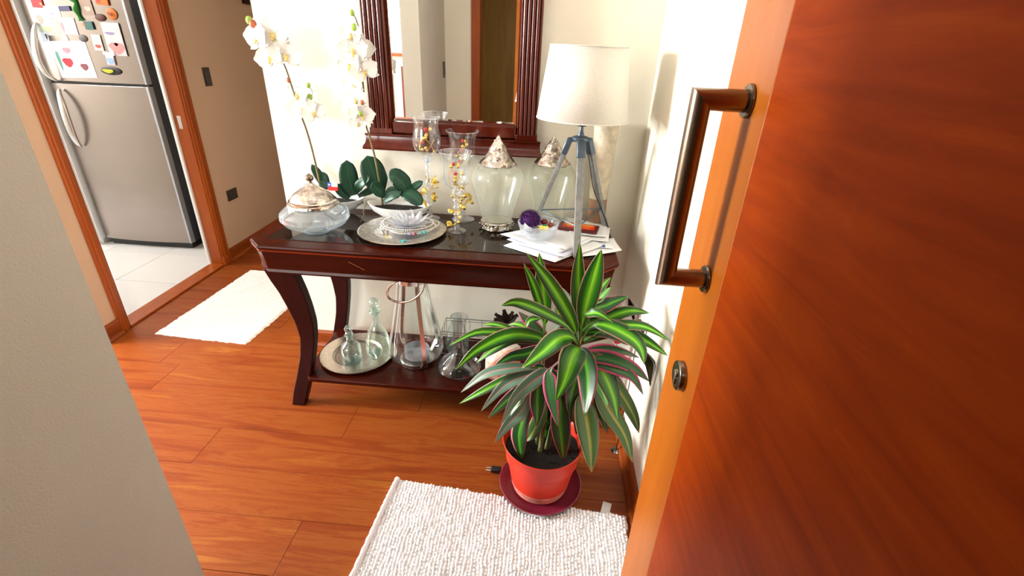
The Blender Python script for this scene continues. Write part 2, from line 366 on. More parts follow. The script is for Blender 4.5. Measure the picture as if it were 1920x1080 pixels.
# ------------------------------------------------------------------ the rooms
XC, XL, XR = -1.086, -2.163, .563
H = 2.5
def wallbox(name, mat, *boxes):
    mb = MB()
    for b in boxes: mb.box(*b)
    return struct(mb.build(name, mat, smooth=False))
wallbox('wall_back', m_wall, (XC, 0, 0, XR+.12, .12, H), (XC, .12, 0, XC+.12, 2.6, H))
wallbox('wall_right', m_wall, (XR, -2.2, 0, XR+.12, 0, H))
wallbox('wall_left', m_wall_shade, (XL-.085, .91, 0, XL, 2.6, H), (XL-.085, -.16, 0, XL, .0, H), (XL-.085, .0, 2.06, XL, .91, H))
wallbox('wall_partition', m_wall_tex, (-.86, -5, 0, -.735, -1.385, H))
wallbox('wall_front', m_wall, (-.735, -2.32, 0, -.52, -2.2, H), (-.52, -2.32, 2.12, .56, -2.2, H), (.56, -2.32, 0, 1.4, -2.2, H))
wallbox('wall_corridor_end', m_wall_shade, (XL-.12, 2.6, 0, XC+.12, 2.72, H))
# living room to the left, seen in the mirror, with its two windows
wallbox('wall_living_west', m_wall, (-5.62, -5, 0, -5.5, -.16, .95), (-5.62, -5, 2.35, -5.5, -.16, H), (-5.62, -5, .95, -5.5, -1.75, 2.35), (-5.62, -.3, .95, -5.5, -.16, 2.35))
wallbox('wall_living_south', m_wall, (-5.62, -5.12, 0, -.735, -5, 1.36), (-5.62, -5.12, 2.4, -.735, -5, H), (-5.62, -5.12, 1.36, -4.2, -5, 2.4), (-1.2, -5.12, 1.36, -.735, -5, 2.4))
wallbox('wall_living_north', m_wall, (-5.62, -.16, 0, XL-.085, -.04, H))
wallbox('wall_kitchen_far', m_white, (-5.0, 2.0, 0, XL-.085, 2.12, H))
wallbox('wall_kitchen_west', m_white, (-5.12, -.04, 0, -5.0, 2.12, H))
wallbox('wall_landing', m_gold_wall, (-.74, -3.72, 0, 1.4, -3.6, H), (1.4, -3.72, 0, 1.52, -2.2, H))
wallbox('ceiling', m_ceil, (-5.62, -5.12, H, 1.52, 2.72, H+.1))

# floor: laminate planks 0.2 m wide in the hall, plain slab below and beyond
fl = MB().box(-5.62, -5.12, -.12, 1.52, 2.72, -.0125).build('floor', m_floorbase, smooth=False); struct(fl)
joints = {-.48: .0}
row0 = -.48
fixed = {0: -.64, 1: -1.17, 3: -.62, -1: -1.65, 2: -.1}
PLW, PLL = .2, 1.29
plank_me = MB().box(0, 0, -.0125, PLL-.0012, PLW-.001, 0, .0009)
first = None
for k in range(-15, 9):
    y1 = row0-.2*k; y0 = y1-.2
    off = fixed.get(k, -.9+((k*.43) % 1.29))
    x = off-PLL*2
    while x < XR+.0:
        xa = max(x, XL-.0 if y1 > -.2 else -2.6); xb = min(x+PLL, XR)
        if y0 < -2.15: xb = min(x+PLL, XR)
        if xb-xa > .05:
            if xb-xa > PLL-.001:
                if first is None: first = plank_me.build('plank', m_plank, fl); o = first
                else: o = first.copy(); C.objects.link(o); o.parent = fl
                o.location = (xa, y0, 0)
            else:
                o = MB().box(0, 0, -.0125, xb-xa-.0012, PLW-.001, 0, .0009).build('plank', m_plank, fl); o.location = (xa, y0, 0)
        x += PLL
# kitchen floor tiles
kf = MB().box(-5.0, -.04, -.012, XL-.09, 2.0, -.004).build('floor_kitchen', flat('tile_grout', (.62, .6, .57)), smooth=False); struct(kf)
tm = None
for i in range(6):
    for j in range(5):
        x1 = XL-.092-.45*i; y0_ = -.04+.15+.45*j-.45
        xa, xb = max(-5, x1-.447), x1; ya, yb = max(-.04, y0_), min(2.0, y0_+.447)
        if xb-xa < .04 or yb-ya < .04: continue
        o = MB().box(0, 0, -.004, xb-xa, yb-ya, .003, .0015).build('tile', m_tile, kf); o.location = (xa, ya, 0)

# baseboards: board with a quarter round at its foot
def baseboard(name, a, b, nrm, mat=m_base):
    a = Vector(a); b = Vector(b); n = Vector(nrm); mb = MB()
    prof = [(0, 0), (.030, 0), (.030, .006), (.024, .017), (.014, .022), (.014, .078), (.010, .088), (0, .09)]
    vs = [a+n*x+Vector((0, 0, z)) for x, z in prof]+[b+n*x+Vector((0, 0, z)) for x, z in prof]
    k = len(prof); fs = [(i, (i+1) % k, (i+1) % k+k, i+k) for i in range(k)]+[tuple(range(k)), tuple(range(k, 2*k))[::-1]]
    mb.add(vs, fs); return struct(mb.build(name, mat, smooth=False))
baseboard('baseboard_back', (XC-.0, 0, 0), (XR, 0, 0), (0, -1, 0))
baseboard('baseboard_right', (XR, -2.2, 0), (XR, -.03, 0), (-1, 0, 0))
baseboard('baseboard_left', (XL, .97, 0), (XL, 2.6, 0), (1, 0, 0))
baseboard('baseboard_near_left', (XL, -.16, 0), (XL, -.045, 0), (1, 0, 0))
baseboard('baseboard_partition', (-.735, -2.2, 0), (-.735, -1.385, 0), (1, 0, 0))
baseboard('baseboard_partition_end', (-.86, -1.385, 0), (-.735, -1.385, 0), (0, 1, 0))

# kitchen doorway: frame in orange wood with moulded casings and a sill strip
d1 = struct(thing('door_1', '', None, (XL, .43, 0)))
def casing(name, x0, x1, y0, y1, z0, z1, mat=m_trim):
    o = MB().box(x0, y0, z0, x1, y1, z1, .004).build(name, mat, d1, world=True); return o
casing('jamb', XL-.08, XL+.004, .885, .91, 0, 2.06)
casing('jamb', XL-.085, XL+.004, 0, .025, 0, 2.06)
casing('head_jamb', XL-.085, XL+.004, .025, .885, 2.035, 2.06)
casing('casing', XL, XL+.016, .893, .968, 0, 2.12); casing('casing_bead', XL+.012, XL+.024, .905, .922, 0, 2.12); casing('casing_bead', XL+.012, XL+.022, .943, .956, 0, 2.12)
casing('casing', XL, XL+.016, -.045, .006, 0, 2.12); casing('casing_bead', XL+.012, XL+.022, -.03, -.016, 0, 2.12)
casing('head_casing', XL, XL+.016, .006, .893, 2.05, 2.12)
casing('plinth_block', XL, XL+.022, .888, .973, 0, .07)
o = casing('inner_casing', XL-.100, XL-.081, .872, .91, 0, 2.06, m_white); o['label'] = 'white painted edge of the far jamb'
o = casing('inner_casing', XL-.100, XL-.086, 0.0, .03, 0, 2.06, m_white); o['label'] = 'white painted edge of the near jamb'
casing('threshold', XL-.095, XL+.012, .02, .89, .0, .012)
o = MB().box(XL-.055, .8835, .96, XL-.030, .886, 1.04, .002).build('strike_plate', m_steel, d1, world=True); o['label'] = 'small steel strike plate'

# front doorway frame
d3 = struct(thing('door_3', '', None, (0, -2.26, 0)))
for nm, b in (('jamb', (-.52, -2.335, 0, -.45, -2.185, 2.12)), ('jamb', (.515, -2.335, 0, .56, -2.185, 2.12)), ('head_jamb', (-.45, -2.335, 2.07, .515, -2.185, 2.12))):
    MB().box(*b, .004).build(nm, m_trim, d3, world=True)
# windows of the living room
def window(name, axis, a0, a1, z0, z1, c):
    t = struct(thing(name, '', None, (0, 0, 0)))
    def bx(p0, p1, q0, q1, d=.025):
        mb = MB()
        if axis == 'x': mb.box(c-d, p0, q0, c+d, p1, q1, .003)
        else: mb.box(p0, c-d, q0, p1, c+d, q1, .003)
        return mb
    for nm, r in (('frame_rail', (a0, a1, z0, z0+.05)), ('frame_rail', (a0, a1, z1-.05, z1)), ('frame_stile', (a0, a0+.05, z0+.05, z1-.05)), ('frame_stile', (a1-.05, a1, z0+.05, z1-.05)), ('mullion', ((a0+a1)/2-.025, (a0+a1)/2+.025, z0+.05, z1-.05))):
        bx(*r).build(nm, m_white, t)
    for p0, p1 in ((a0+.05, (a0+a1)/2-.025), ((a0+a1)/2+.025, a1-.05)): bx(p0, p1, z0+.05, z1-.05, .003).build('pane', m_glass, t)
    return t
window('window_1', 'x', -1.75, -.3, .95, 2.35, -5.56)
window('window_2', 'y', -4.2, -1.2, 1.36, 2.4, -5.06)
sl = struct(MB().box(-4.2, -5.02, 1.33, -1.2, -4.84, 1.37, .006).build('trim_1', m_trim))

# ------------------------------------------------------------------ front door leaf, open on the right
XD = .45; DY0, DY1 = -2.17, -1.249
d2 = struct(thing('door_2', '', None, (XD, DY0, 0)))
def dp(name, mat, y0, y1, z0, z1, x0=XD, x1=XD+.042, b=.0005): return MB().box(x0, y0, z0, x1, y1, z1, b).build(name, mat, d2, world=True)
dp('stile', m_doorv, DY1-.185, DY1, .012, 2.06, b=.003)
dp('upper_panel', m_doorh, DY0, DY1-.185, 1.4866, 2.06, x0=XD+.0003, b=0)
dp('lower_panel', m_doorh, DY0, DY1-.185, .012, 1.4866, x0=XD+.0006, b=0)
dp('edge_strip', m_doorv, DY1-.0005, DY1+.004, .012, 2.06, XD+.003, XD+.039, .001)
hx = XD-.072; hy = -1.362; hz0, hz1 = 1.157, 1.456
ring = [(XD, hy, hz1), (hx+.0, hy, hz1), (hx, hy, hz0), (XD, hy, hz0)]
def mitre(a, b, r, c0, c1, seg=24):
    """cylinder from a to b whose ends are cut by planes with normals c0, c1 (mitred corners)"""
    a = Vector(a); b = Vector(b); t = (b-a).normalized(); x = t.cross(Vector((0, 1, 0))).normalized(); y = t.cross(x); mb = MB(); vs = []
    for p, nn in ((a, c0), (b, c1)):
        nn = Vector(nn)
        for k in range(seg):
            q = p+x*math.cos(2*PI*k/seg)*r+y*math.sin(2*PI*k/seg)*r
            q = q - t*((q-p).dot(nn)/t.dot(nn)); vs.append(q)
    fs = [(k, (k+1) % seg, (k+1) % seg+seg, k+seg) for k in range(seg)]+[tuple(range(seg)), tuple(range(seg, 2*seg))[::-1]]
    return mb.add(vs, fs)
s2 = 2**-.5; rr = .0165
hd = mitre((hx, hy, hz0), (hx, hy, hz1), rr, (s2, 0, -s2), (s2, 0, s2)).build('handle_bar', m_bronze, d2, world=True); hd['label'] = 'brushed nickel vertical pull bar'
for z, c in ((hz0, (s2, 0, -s2)), (hz1, (s2, 0, s2))):
    mitre((hx, hy, z), (XD+.003, hy, z), rr, c, (1, 0, 0)).build('handle_post', m_bronze, d2, world=True)
    r_ = MB(); r_.lathe([(.0170, 0), (.0235, 0), (.0250, .002), (.0250, .005), (.0235, .0065), (.0170, .0065)], 28, cap=False)
    Mx = Matrix.Translation((XD-.0065, hy, z)) @ Matrix.Rotation(PI/2, 4, 'Y')
    r_.v = [Mx @ Vector(v) for v in r_.v]; r_.build('handle_rose', m_bronze, hd if False else d2, world=True)
# cylinder lock
lz, ly = .942, -1.361
def disc(prof, loc, mat, name, par, rot=PI/2*-1, seg=32):
    mb = MB().lathe(prof, seg); Mx = Matrix.Translation(loc) @ Matrix.Rotation(rot, 4, 'Y'); mb.v = [Mx @ Vector(v) for v in mb.v]
    return mb.build(name, mat, par, world=True)
lk = disc([(.0300, -.001), (.0300, .012), (.0290, .0135), (.0275, .014), (.0, .014)], (XD, ly, lz), m_bronze, 'lock_rosette', d2)
kc = disc([(.0095, 0), (.0095, .0035), (.0085, .004), (0, .004)], (XD-.014, ly, lz+.004), m_steel, 'key_cylinder', lk, seg=20)
kb = MB().box(XD-.0165, ly-.004, lz-.020, XD-.014, ly+.004, lz-.003, .001); kb.build('key_cylinder', m_steel, lk, world=True)
MB().box(XD-.0185, ly-.0008, lz+.000, XD-.0178, ly+.0008, lz+.008).build('keyhole', m_black, lk, world=True)

# ------------------------------------------------------------------ console table
TX0, TX1, TYF, TYB, TZ = -1.0, .45, -.532, -.02, .80
ch = .066
tb = thing('console_table', 'dark cherry console table with curved legs and a low shelf against the back wall', 'table', ((TX0+TX1)/2, (TYF+TYB)/2, 0))
def octa(x0, x1, y0, y1, c): return [(x0+c, y0), (x1-c, y0), (x1, y0+c), (x1, y1-c*.3), (x1-c*.3, y1), (x0+c*.3, y1), (x0, y1-c*.3), (x0, y0+c)]
def slab(prof, mat, name, parent, inset0=0):
    """stacked outline: prof = list of (inset, z)"""
    mb = MB(); k = 8; vs = []
    for ins, z in prof: vs += [(x, y, z) for x, y in octa(TX0+ins, TX1-ins, TYF+ins, TYB-ins*.4, ch-ins*.4)]
    fs = []
    for i in range(len(prof)-1): fs += [(i*k+j, i*k+(j+1) % k, (i+1)*k+(j+1) % k, (i+1)*k+j) for j in range(k)]
    fs += [tuple(range(k))[::-1], tuple((len(prof)-1)*k+j for j in range(k))]
    mb.add(vs, fs); return mb.build(name, mat, parent, world=True, angle=25)
slab([(.006, .782), (.001, .786), (0, .792), (.002, .797), (.006, .8)], m_dark, 'table_top', tb)
slab([(.010, .772), (.004, .775), (.002, .779), (.006, .782)], m_edge, 'top_moulding', tb)
slab([(.022, .694), (.020, .72), (.012, .768), (.012, .772)], m_dark, 'apron', tb)
slab([(.030, .672), (.022, .676), (.018, .684), (.022, .694)], m_dark, 'apron_moulding', tb)
MB().box(-.93, -.455, .7995, .38, -.105, .8015, .0008).build('inset_panel', m_inset, tb, world=True)['label'] = 'smoked glass panel set into the top'
for pr in ((-.934, -.459, .384, -.455), (-.934, -.105, .384, -.101), (-.934, -.455, -.93, -.105), (.38, -.455, .384, -.105)):
    MB().box(pr[0], pr[1], 0.7996, pr[2], pr[3], .8018, .0006).build('inset_edge', m_darkleg, tb, world=True)
# scratch on the apron front
sc_ = MB().tube(catmull([at(653, 491, TYF+.0135), at(663, 496, TYF+.0135), at(675, 502, TYF+.0135), at(684, 507, TYF+.0135)], 8), .0007, 5)
sc_.build('scratch', flat('bare_wood_scratch', (.72, .45, .3)), tb, world=True)
# sabre legs, measured: outer / inner x at each height
LP = [(.69, -.945, -.825), (.64, -.932, -.815), (.58, -.912, -.807), (.5, -.893, -.80), (.42, -.877, -.798), (.34, -.871, -.807), (.25, -.883, -.824), (.15, -.909, -.846), (.07, -.932, -.866), (0, -.946, -.888)]
def leg(mirx, back):
    mb = MB(); vs = []
    zs = [.69*(1-i/24) for i in range(25)]
    for z in zs:
        for i in range(len(LP)-1):
            if LP[i][0] >= z >= LP[i+1][0]:
                t = (LP[i][0]-z)/(LP[i][0]-LP[i+1][0]); t_ = t; xo = LP[i][1]*(1-t_)+LP[i+1][1]*t_; xi = LP[i][2]*(1-t_)+LP[i+1][2]*t_
        dy = (xo+.945)*.55            # the leg curves inwards along the diagonal
        yo = (TYF+.025+dy) if not back else (TYB-.006-dy*.3)
        yi = yo+.045 if not back else yo-.045
        a, b = sorted((yo, yi))
        X = lambda x: x if not mirx else (TX0+TX1)-x
        vs += [(X(xo), a, z), (X(xi), a, z), (X(xi), b, z), (X(xo), b, z)]
    n = len(zs); fs = [(i*4+j, i*4+(j+1) % 4, (i+1)*4+(j+1) % 4, (i+1)*4+j) for i in range(n-1) for j in range(4)]+[(0, 1, 2, 3), tuple((n-1)*4+j for j in range(4))]
    mb.add(vs, fs); return mb.build('leg', m_darkleg, tb, world=True, angle=50, bevel=.004)
for mx in (0, 1):
    for bk in (0, 1): leg(mx, bk)
mb = MB(); pts = [(-.845, -.500), (.295, -.500), (.335, -.45), (.335, -.075), (-.885, -.075), (-.885, -.45)]
vs = [(x, y, z) for z in (.137, .157) for x, y in pts]; mb.add(vs, [tuple(range(6))[::-1], tuple(range(6, 12))]+[(i, (i+1) % 6, (i+1) % 6+6, i+6) for i in range(6)])
mb.build('shelf', m_dark, tb, world=True, angle=25, bevel=.003)

# ------------------------------------------------------------------ mirror
mr = thing('wall_mirror', 'tall mahogany framed wall mirror with fluted side columns above the table', 'mirror', (-.26, 0, 1.09))
def flute(x0, x1, name='column'):
    """fluted pilaster: 4 round reeds"""
    pts = [(x0, -.002), (x0, -.040), (x0+.006, -.048)]
    n = 4; w_ = (x1-x0-.02)/n
    for i in range(n):
        for k in range(9):
            a = PI*k/8; pts.append((x0+.01+w_*i+w_*.5*(1-math.cos(a)), -.044-.011*math.sin(a)))
    pts += [(x1-.006, -.048), (x1, -.040), (x1, -.002)]
    k = len(pts); vs = [(x, y, z) for z in (1.178, 2.06) for x, y in pts]
    mb = MB().add(vs, [(i, (i+1) % k, (i+1) % k+k, i+k) for i in range(k)]+[tuple(range(k))[::-1], tuple(range(k, 2*k))])
    return mb.build(name, m_frame, mr, world=True, angle=50)
flute(-.622, -.527); flute(.012, .098)
for x0, x1 in ((-.625, -.524), (.009, .101)): MB().box(x0, -.052, 1.155, x1, -.002, 1.180, .003).build('column_base', m_frame, mr, world=True)
MB().box(-.524, -.046, 1.160, .009, -.002, 1.208, .004).build('bottom_rail', m_frame, mr, world=True)
MB().box(-.524, -.046, 2.01, .009, -.002, 2.06, .004).build('top_rail', m_frame, mr, world=True)
def mould(prof, x0, x1, name):
    k = len(prof); vs = []
    for (d, z) in prof: vs.append((x0-d*.35, -d, z))
    for (d, z) in prof: vs.append((x1+d*.35, -d, z))
    mb = MB().add(vs, [(i, (i+1) % k, (i+1) % k+k, i+k) for i in range(k)]+[tuple(range(k)), tuple(range(k, 2*k))[::-1]])
    return mb.build(name, m_frame, mr, world=True, angle=50)
mould([(.002, 1.092), (.082, 1.092), (.084, 1.100), (.078, 1.108), (.064, 1.116), (.058, 1.128), (.056, 1.146), (.062, 1.150), (.062, 1.156), (.002, 1.156)], -.622, .096, 'bottom_ledge')
mould([(.002, 2.06), (.056, 2.06), (.058, 2.08), (.066, 2.10), (.084, 2.12), (.088, 2.15), (.002, 2.15)], -.622, .096, 'cornice')
MB().box(-.527, -.022, 1.205, .012, -.012, 2.012).build('backing', m_darkleg, mr, world=True)
gx0, gx1, gz0, gz1 = -.527, .012, 1.207, 2.012; bv = .018
mb = MB().add([(gx0, -.024, gz0), (gx1, -.024, gz0), (gx1, -.024, gz1), (gx0, -.024, gz1), (gx0+bv, -.028, gz0+bv), (gx1-bv, -.028, gz0+bv), (gx1-bv, -.028, gz1-bv), (gx0+bv, -.028, gz1-bv)], [(0, 1, 5, 4), (1, 2, 6, 5), (2, 3, 7, 6), (3, 0, 4, 7), (4, 5, 6, 7)])
mb.build('mirror_glass', m_mirror, mr, world=True, smooth=False)

# ------------------------------------------------------------------ helpers for lathed pieces
def lobj(name, prof, mat, parent, off=(0, 0, 0), seg=36, **k): return MB().lathe(prof, seg, off, **k).build(name, mat, parent)
T = TZ+.0015

# squat glass jar with silver lid
jr = thing('lidded_jar', 'squat round glass jar with a conical silver lid on the left end of the table', 'jar', (-.778, -.345, T))
lobj('jar_bowl', [(.0, .0), (.048, .0), (.050, .004), (.044, .008), (.080, .018), (.118, .038), (.136, .062), (.134, .082), (.112, .102), (.088, .112), (.084, .118)], m_jar, jr, cap=False)
lobj('jar_foot', [(.050, 0), (.052, .003), (.046, .007), (.02, .008), (.0, .008)], m_jar, jr)
ld = lobj('lid', [(.094, .112), (.100, .116), (.098, .124), (.088, .130), (.084, .142), (.068, .160), (.042, .178), (.022, .192), (.012, .202), (.0, .203)], m_lid, jr, seg=48, wob=lambda a, z: 1+.02*math.sin(a*24))
lobj('lid_band', [(.0885, .128), (.092, .130), (.092, .134), (.086, .137)], m_silver_s, ld, cap=False)
lobj('lid_knob', [(.009, .200), (.007, .208), (.014, .214), (.017, .222), (.014, .230), (.005, .236), (.0, .240)], m_bronze, ld, seg=20)

# orchids
def bowl(parent, L, W, hgt, name='bowl'):
    mb = MB(); seg = 44
    prof = [(.30, 0), (.34, .004), (.62, .22*hgt), (.86, .55*hgt), (1.0, hgt), (.965, hgt*1.0), (.83, .60*hgt), (.6, .3*hgt), (.0, .2*hgt)]
    vs = []; fs = []
    for r, z in prof:
        for k in range(seg):
            a = 2*PI*k/seg; x = math.cos(a)*L/2*r; y = math.sin(a)*W/2*r
            lift = .012*abs(math.cos(a))**3*(z/hgt)
            vs.append((x, y, z+lift))
    for i in range(len(prof)-1): fs += [(i*seg+k, i*seg+(k+1) % seg, (i+1)*seg+(k+1) % seg, (i+1)*seg+k) for k in range(seg)]
    fs.append(tuple(range(seg))[::-1]); mb.add(vs, fs); o = mb.build(name, m_white_cer, parent)
    s = MB().lathe([(.0, hgt*.80), (.5, hgt*.84), (.93, hgt*.78)], 36, sx=L/2, sy=W/2, cap=False)
    for i, v in enumerate(s.v): s.v[i] = (v[0], v[1], v[2]+.006*noise.noise(Vector(v)*60))
    s.build('soil', m_soil, parent); return o
def orchid_flower(parent, P, size, face, roll=0):
    f = Vector(face).normalized(); x = f.cross(Vector((0, 0, 1))).normalized(); y = x.cross(f)
    Mx = Matrix((x, y, f)).transposed() @ Matrix.Rotation(roll, 3, 'Z')
    mb = MB()
    def pet(ang, ln, wd, cup):
        n, na = 8, 6; base = len(mb.v)
        for i in range(n):
            s_ = i/(n-1); wv = (math.sin(PI*(s_*.86+.1))**.6)*wd/2 if s_ < 1 else wd*.12
            for k in range(na+1):
                a = 2*k/na-1; yy = ln*s_*(1-.12*a*a); xx = a*wv
                zz = cup*s_*s_*ln + .10*wv*abs(a) - .06*ln*math.sin(s_*PI)
                v = Vector((xx*math.cos(ang)-yy*math.sin(ang), xx*math.sin(ang)+yy*math.cos(ang), zz))
                mb.v.append(tuple(P+Mx @ v))
        for i in range(n-1):
            for k in range(na): a = base+i*(na+1)+k; mb.f.append((a, a+1, a+na+2, a+na+1))
    pet(0, size*.52, size*.36, .1); pet(2.15, size*.52, size*.34, .05); pet(-2.15, size*.52, size*.34, .05)
    pet(1.35, size*.56, size*.62, .22); pet(-1.35, size*.56, size*.62, .22)
    fo = mb.build('flower', m_petal, parent, world=True)
    lp = MB().ball(P+f*size*.06-y*size*.06, size*.075, 8, 6).ball(P+f*size*.09+y*size*.01, size*.045, 8, 6).ball(P+f*size*.11-y*size*.15, size*.05, 8, 6)
    lp.build('lip', m_lip, parent, world=True)
def orchid(loc, label, L, leaves, stem, ys, flowers, buds, grp):
    t = thing('potted_orchid', label, 'orchid', loc, grp)
    bowl(t, L, .13, .062)
    sp = [at(u, v, y) for (u, v), y in zip(stem, ys)]
    sp[0].z = loc[2]+.045
    MB().tube(catmull(sp, 30), [.0048-.0024*i/29 for i in range(30)], 8).build('stem', m_stem, t, world=True)
    for (pts, wpx, y0, y1) in leaves:
        n = len(pts); P = [at(u, v, y0+(y1-y0)*i/(n-1)) for i, (u, v) in enumerate(pts)]
        blade(P, pxm(wpx, P[0]), 12, 6, .25, lambda p: (tocam(p)*.8+Vector((0, 0, .4))).normalized(), lambda s: (.45+.55*s/.35 if s < .35 else 1) if s < .6 else math.sqrt(max(0, 1-((s-.6)/.4)**2))).build('leaf', m_orch, t, world=True, solid=.0025)
    for (u, v, s_, y, fc) in flowers: 
        P = at(u, v, y); orchid_flower(t, P, pxm(s_, P), fc, R(-.4, .4))
    for (u, v, s_, y, c) in buds:
        P = at(u, v, y); MB().ball(P, pxm(s_, P)/2, 10, 7, 1.25).build('bud', m_budg if c == 'g' else m_budr, t, world=True)
    return t
o1 = orchid((-.80, -.085, T), 'white orchid with an arching spray in a boat-shaped bowl behind the lidded jar', .27,
    [([(664, 366), (655, 340), (650, 300)], 34, -.09, -.075), ([(618, 352), (604, 338), (584, 308)], 18, -.09, -.07), ([(612, 356), (608, 344), (606, 322)], 20, -.09, -.07), ([(655, 372), (640, 358), (632, 345)], 20, -.09, -.12), ([(668, 360), (676, 345), (694, 332)], 18, -.09, -.12), ([(672, 368), (700, 352), (704, 330)], 16, -.08, -.07)],
    [(603, 352), (590, 300), (575, 245), (560, 205), (545, 155), (530, 115), (505, 75), (480, 52), (468, 40)], [-.09, -.09, -.09, -.10, -.12, -.13, -.15, -.16, -.16],
    [(484, 70, 62, -.18, (-.5, -1, .1)), (512, 64, 64, -.18, (.1, -1, .1)), (536, 104, 58, -.17, (.4, -1, .2)), (508, 108, 60, -.17, (-.2, -1, 0)), (520, 88, 54, -.13, (.2, -1, .4)), (568, 205, 56, -.13, (.0, -1, .1)), (588, 212, 44, -.14, (.5, -1, .2)), (560, 178, 50, -.12, (-.4, -1, .2)), (574, 190, 44, -.09, (0, -1, .6))],
    [(467, 38, 12, -.17, 'g'), (474, 45, 12, -.18, 'r'), (578, 160, 8, -.12, 'g'), (581, 182, 10, -.12, 'g'), (541, 150, 8, -.12, 'r')], 'orchids in white boat bowls')
o2 = orchid((-.49, -.135, T), 'white orchid with an upright spray in a boat-shaped bowl behind the silver charger plate', .285,
    [([(712, 362), (702, 330), (688, 292)], 44, -.10, -.085), ([(765, 362), (756, 345), (742, 332), (728, 332)], 34, -.14, -.16), ([(760, 362), (775, 352), (793, 340)], 15, -.13, -.11), ([(752, 360), (770, 366), (792, 384)], 28, -.15, -.19), ([(722, 368), (708, 355), (698, 342)], 24, -.14, -.17), ([(732, 372), (730, 362), (742, 352)], 16, -.13, -.14), ([(720, 378), (735, 366), (752, 364)], 20, -.16, -.17)],
    [(716, 362), (706, 310), (694, 260), (684, 225), (682, 170), (676, 120), (676, 70), (668, 38), (662, 26)], [-.11, -.11, -.11, -.11, -.12, -.12, -.12, -.12, -.12],
    [(664, 95, 58, -.15, (-.1, -1, .1)), (684, 133, 52, -.15, (.2, -1, 0)), (658, 122, 56, -.14, (-.5, -1, .1)), (660, 66, 48, -.14, (-.3, -1, .2)), (676, 90, 50, -.13, (.5, -1, .1)), (664, 160, 46, -.12, (-.4, -1, 0)), (668, 186, 46, -.14, (-.2, -1, .1)), (680, 216, 44, -.14, (.3, -1, .1)), (658, 205, 48, -.13, (-.5, -1, .1)), (672, 232, 34, -.12, (0, -1, .3))],
    [(660, 24, 9, -.12, 'g'), (664, 51, 11, -.14, 'g'), (679, 192, 8, -.15, 'r'), (676, 213, 8, -.16, 'g')], 'orchids in white boat bowls')
# twig ends for the bud sprays, aerial root over the rim
MB().tube(catmull([at(574, 215, -.12), at(577, 197, -.12), at(586, 175, -.12), at(578, 160, -.12)], 10), .0012, 6).build('bud_twig', m_stem, o1, world=True)
MB().tube(catmull([at(560, 205, -.1), at(551, 175, -.12), at(541, 150, -.12)], 8), .0013, 6).build('bud_twig', m_stem, o1, world=True)
MB().tube(catmull([at(690, 380, -.14), at(686, 384, -.17), at(681, 398, -.19), at(683, 402, -.2), at(676, 416, -.215)], 12), [.0022]*11+[.001], 6).build('aerial_root', m_stem, o2, world=True)
# little flag on a pick in the left bowl
fg = thing('flag_pick', 'tiny white, blue and red flag pick stuck in the left orchid bowl', 'flag', (0, 0, 0)); fp = at(624, 350, -.13); fg.location = (fp.x, fp.y, T+.045)
MB().tube([fp+Vector((-.006, 0, .004)), (fp.x-.004, fp.y, T+.045)], .0012, 6).build('pick', m_white_cer, fg, world=True)
w_, h_ = pxm(19, fp), pxm(15, fp)
MB().box(fp.x-w_/2, fp.y-.003, fp.z, fp.x+w_/2, fp.y+.003, fp.z+h_/2, .001).build('white_band', flat('flag_white', (.95, .95, .96)), fg, world=True)
MB().box(fp.x-w_/2, fp.y-.003, fp.z-h_/2, fp.x+w_/2, fp.y+.003, fp.z, .001).build('red_band', flat('flag_red', (.85, .1, .1)), fg, world=True)
bq = MB().box(fp.x-w_/2, fp.y-.0036, fp.z+.0003, fp.x-w_/2+h_/2, fp.y+.0036, fp.z+h_/2, .0005).build('blue_square', flat('flag_blue', (.15, .3, .72)), fg, world=True)
st = MB(); cx_, cz_ = fp.x-w_/2+h_/4, fp.z+h_/4; rS = h_*.17
sv = [(cx_+math.sin(PI*k/5)*(rS if k % 2 == 0 else rS*.42), fp.y-.0041, cz_+math.cos(PI*k/5)*(rS if k % 2 == 0 else rS*.42)) for k in range(10)]
sv2 = [(x, fp.y-.0034, z) for x, _, z in sv]
st.add(sv+sv2, [tuple(range(10)), tuple(range(10, 20))[::-1]]+[(i, (i+1) % 10, (i+1) % 10+10, i+10) for i in range(10)]); st.build('star', flat('flag_white', (.95, .95, .96)), bq, world=True, smooth=False)

# silver charger, crystal lotus, bead bracelets
cp = on(755, 432, T+.008); PC = (cp.x, cp.y, T)
pl = thing('charger_plate', 'round engraved silver charger plate near the front of the table', 'plate', PC)
rP = .180
lobj('plate_well', [(0, .0035), (.098, .0035), (.108, .006), (.114, .0075), (.114, .005), (.10, .0), (0, .0)], m_silver_s, pl, seg=56)
lobj('plate_rim', [(.112, .0045), (.114, .008), (.165, .0135), (.176, .0150), (rP, .0150), (rP, .0130), (.165, .010), (.112, .0045)], m_engr, pl, seg=64, cap=False)
lobj('rope_edge', [(rP-.004, .0148), (rP-.001, .0172), (rP+.002, .0155), (rP, .0132)], m_silver_s, pl, seg=96, cap=False, wob=lambda a, z: 1+.004*math.sin(a*60))
lt = on(768, 424, T+.012); LT = Vector((lt.x, lt.y, T+.0038))
lo = thing('lotus_candle_holder', 'clear cut crystal lotus candle holder in the middle of the silver charger', 'candle holder', LT)
lobj('base', [(0, 0), (.030, 0), (.034, .004), (.026, .009), (.018, .012), (0, .012)], m_lotus, lo, seg=16)
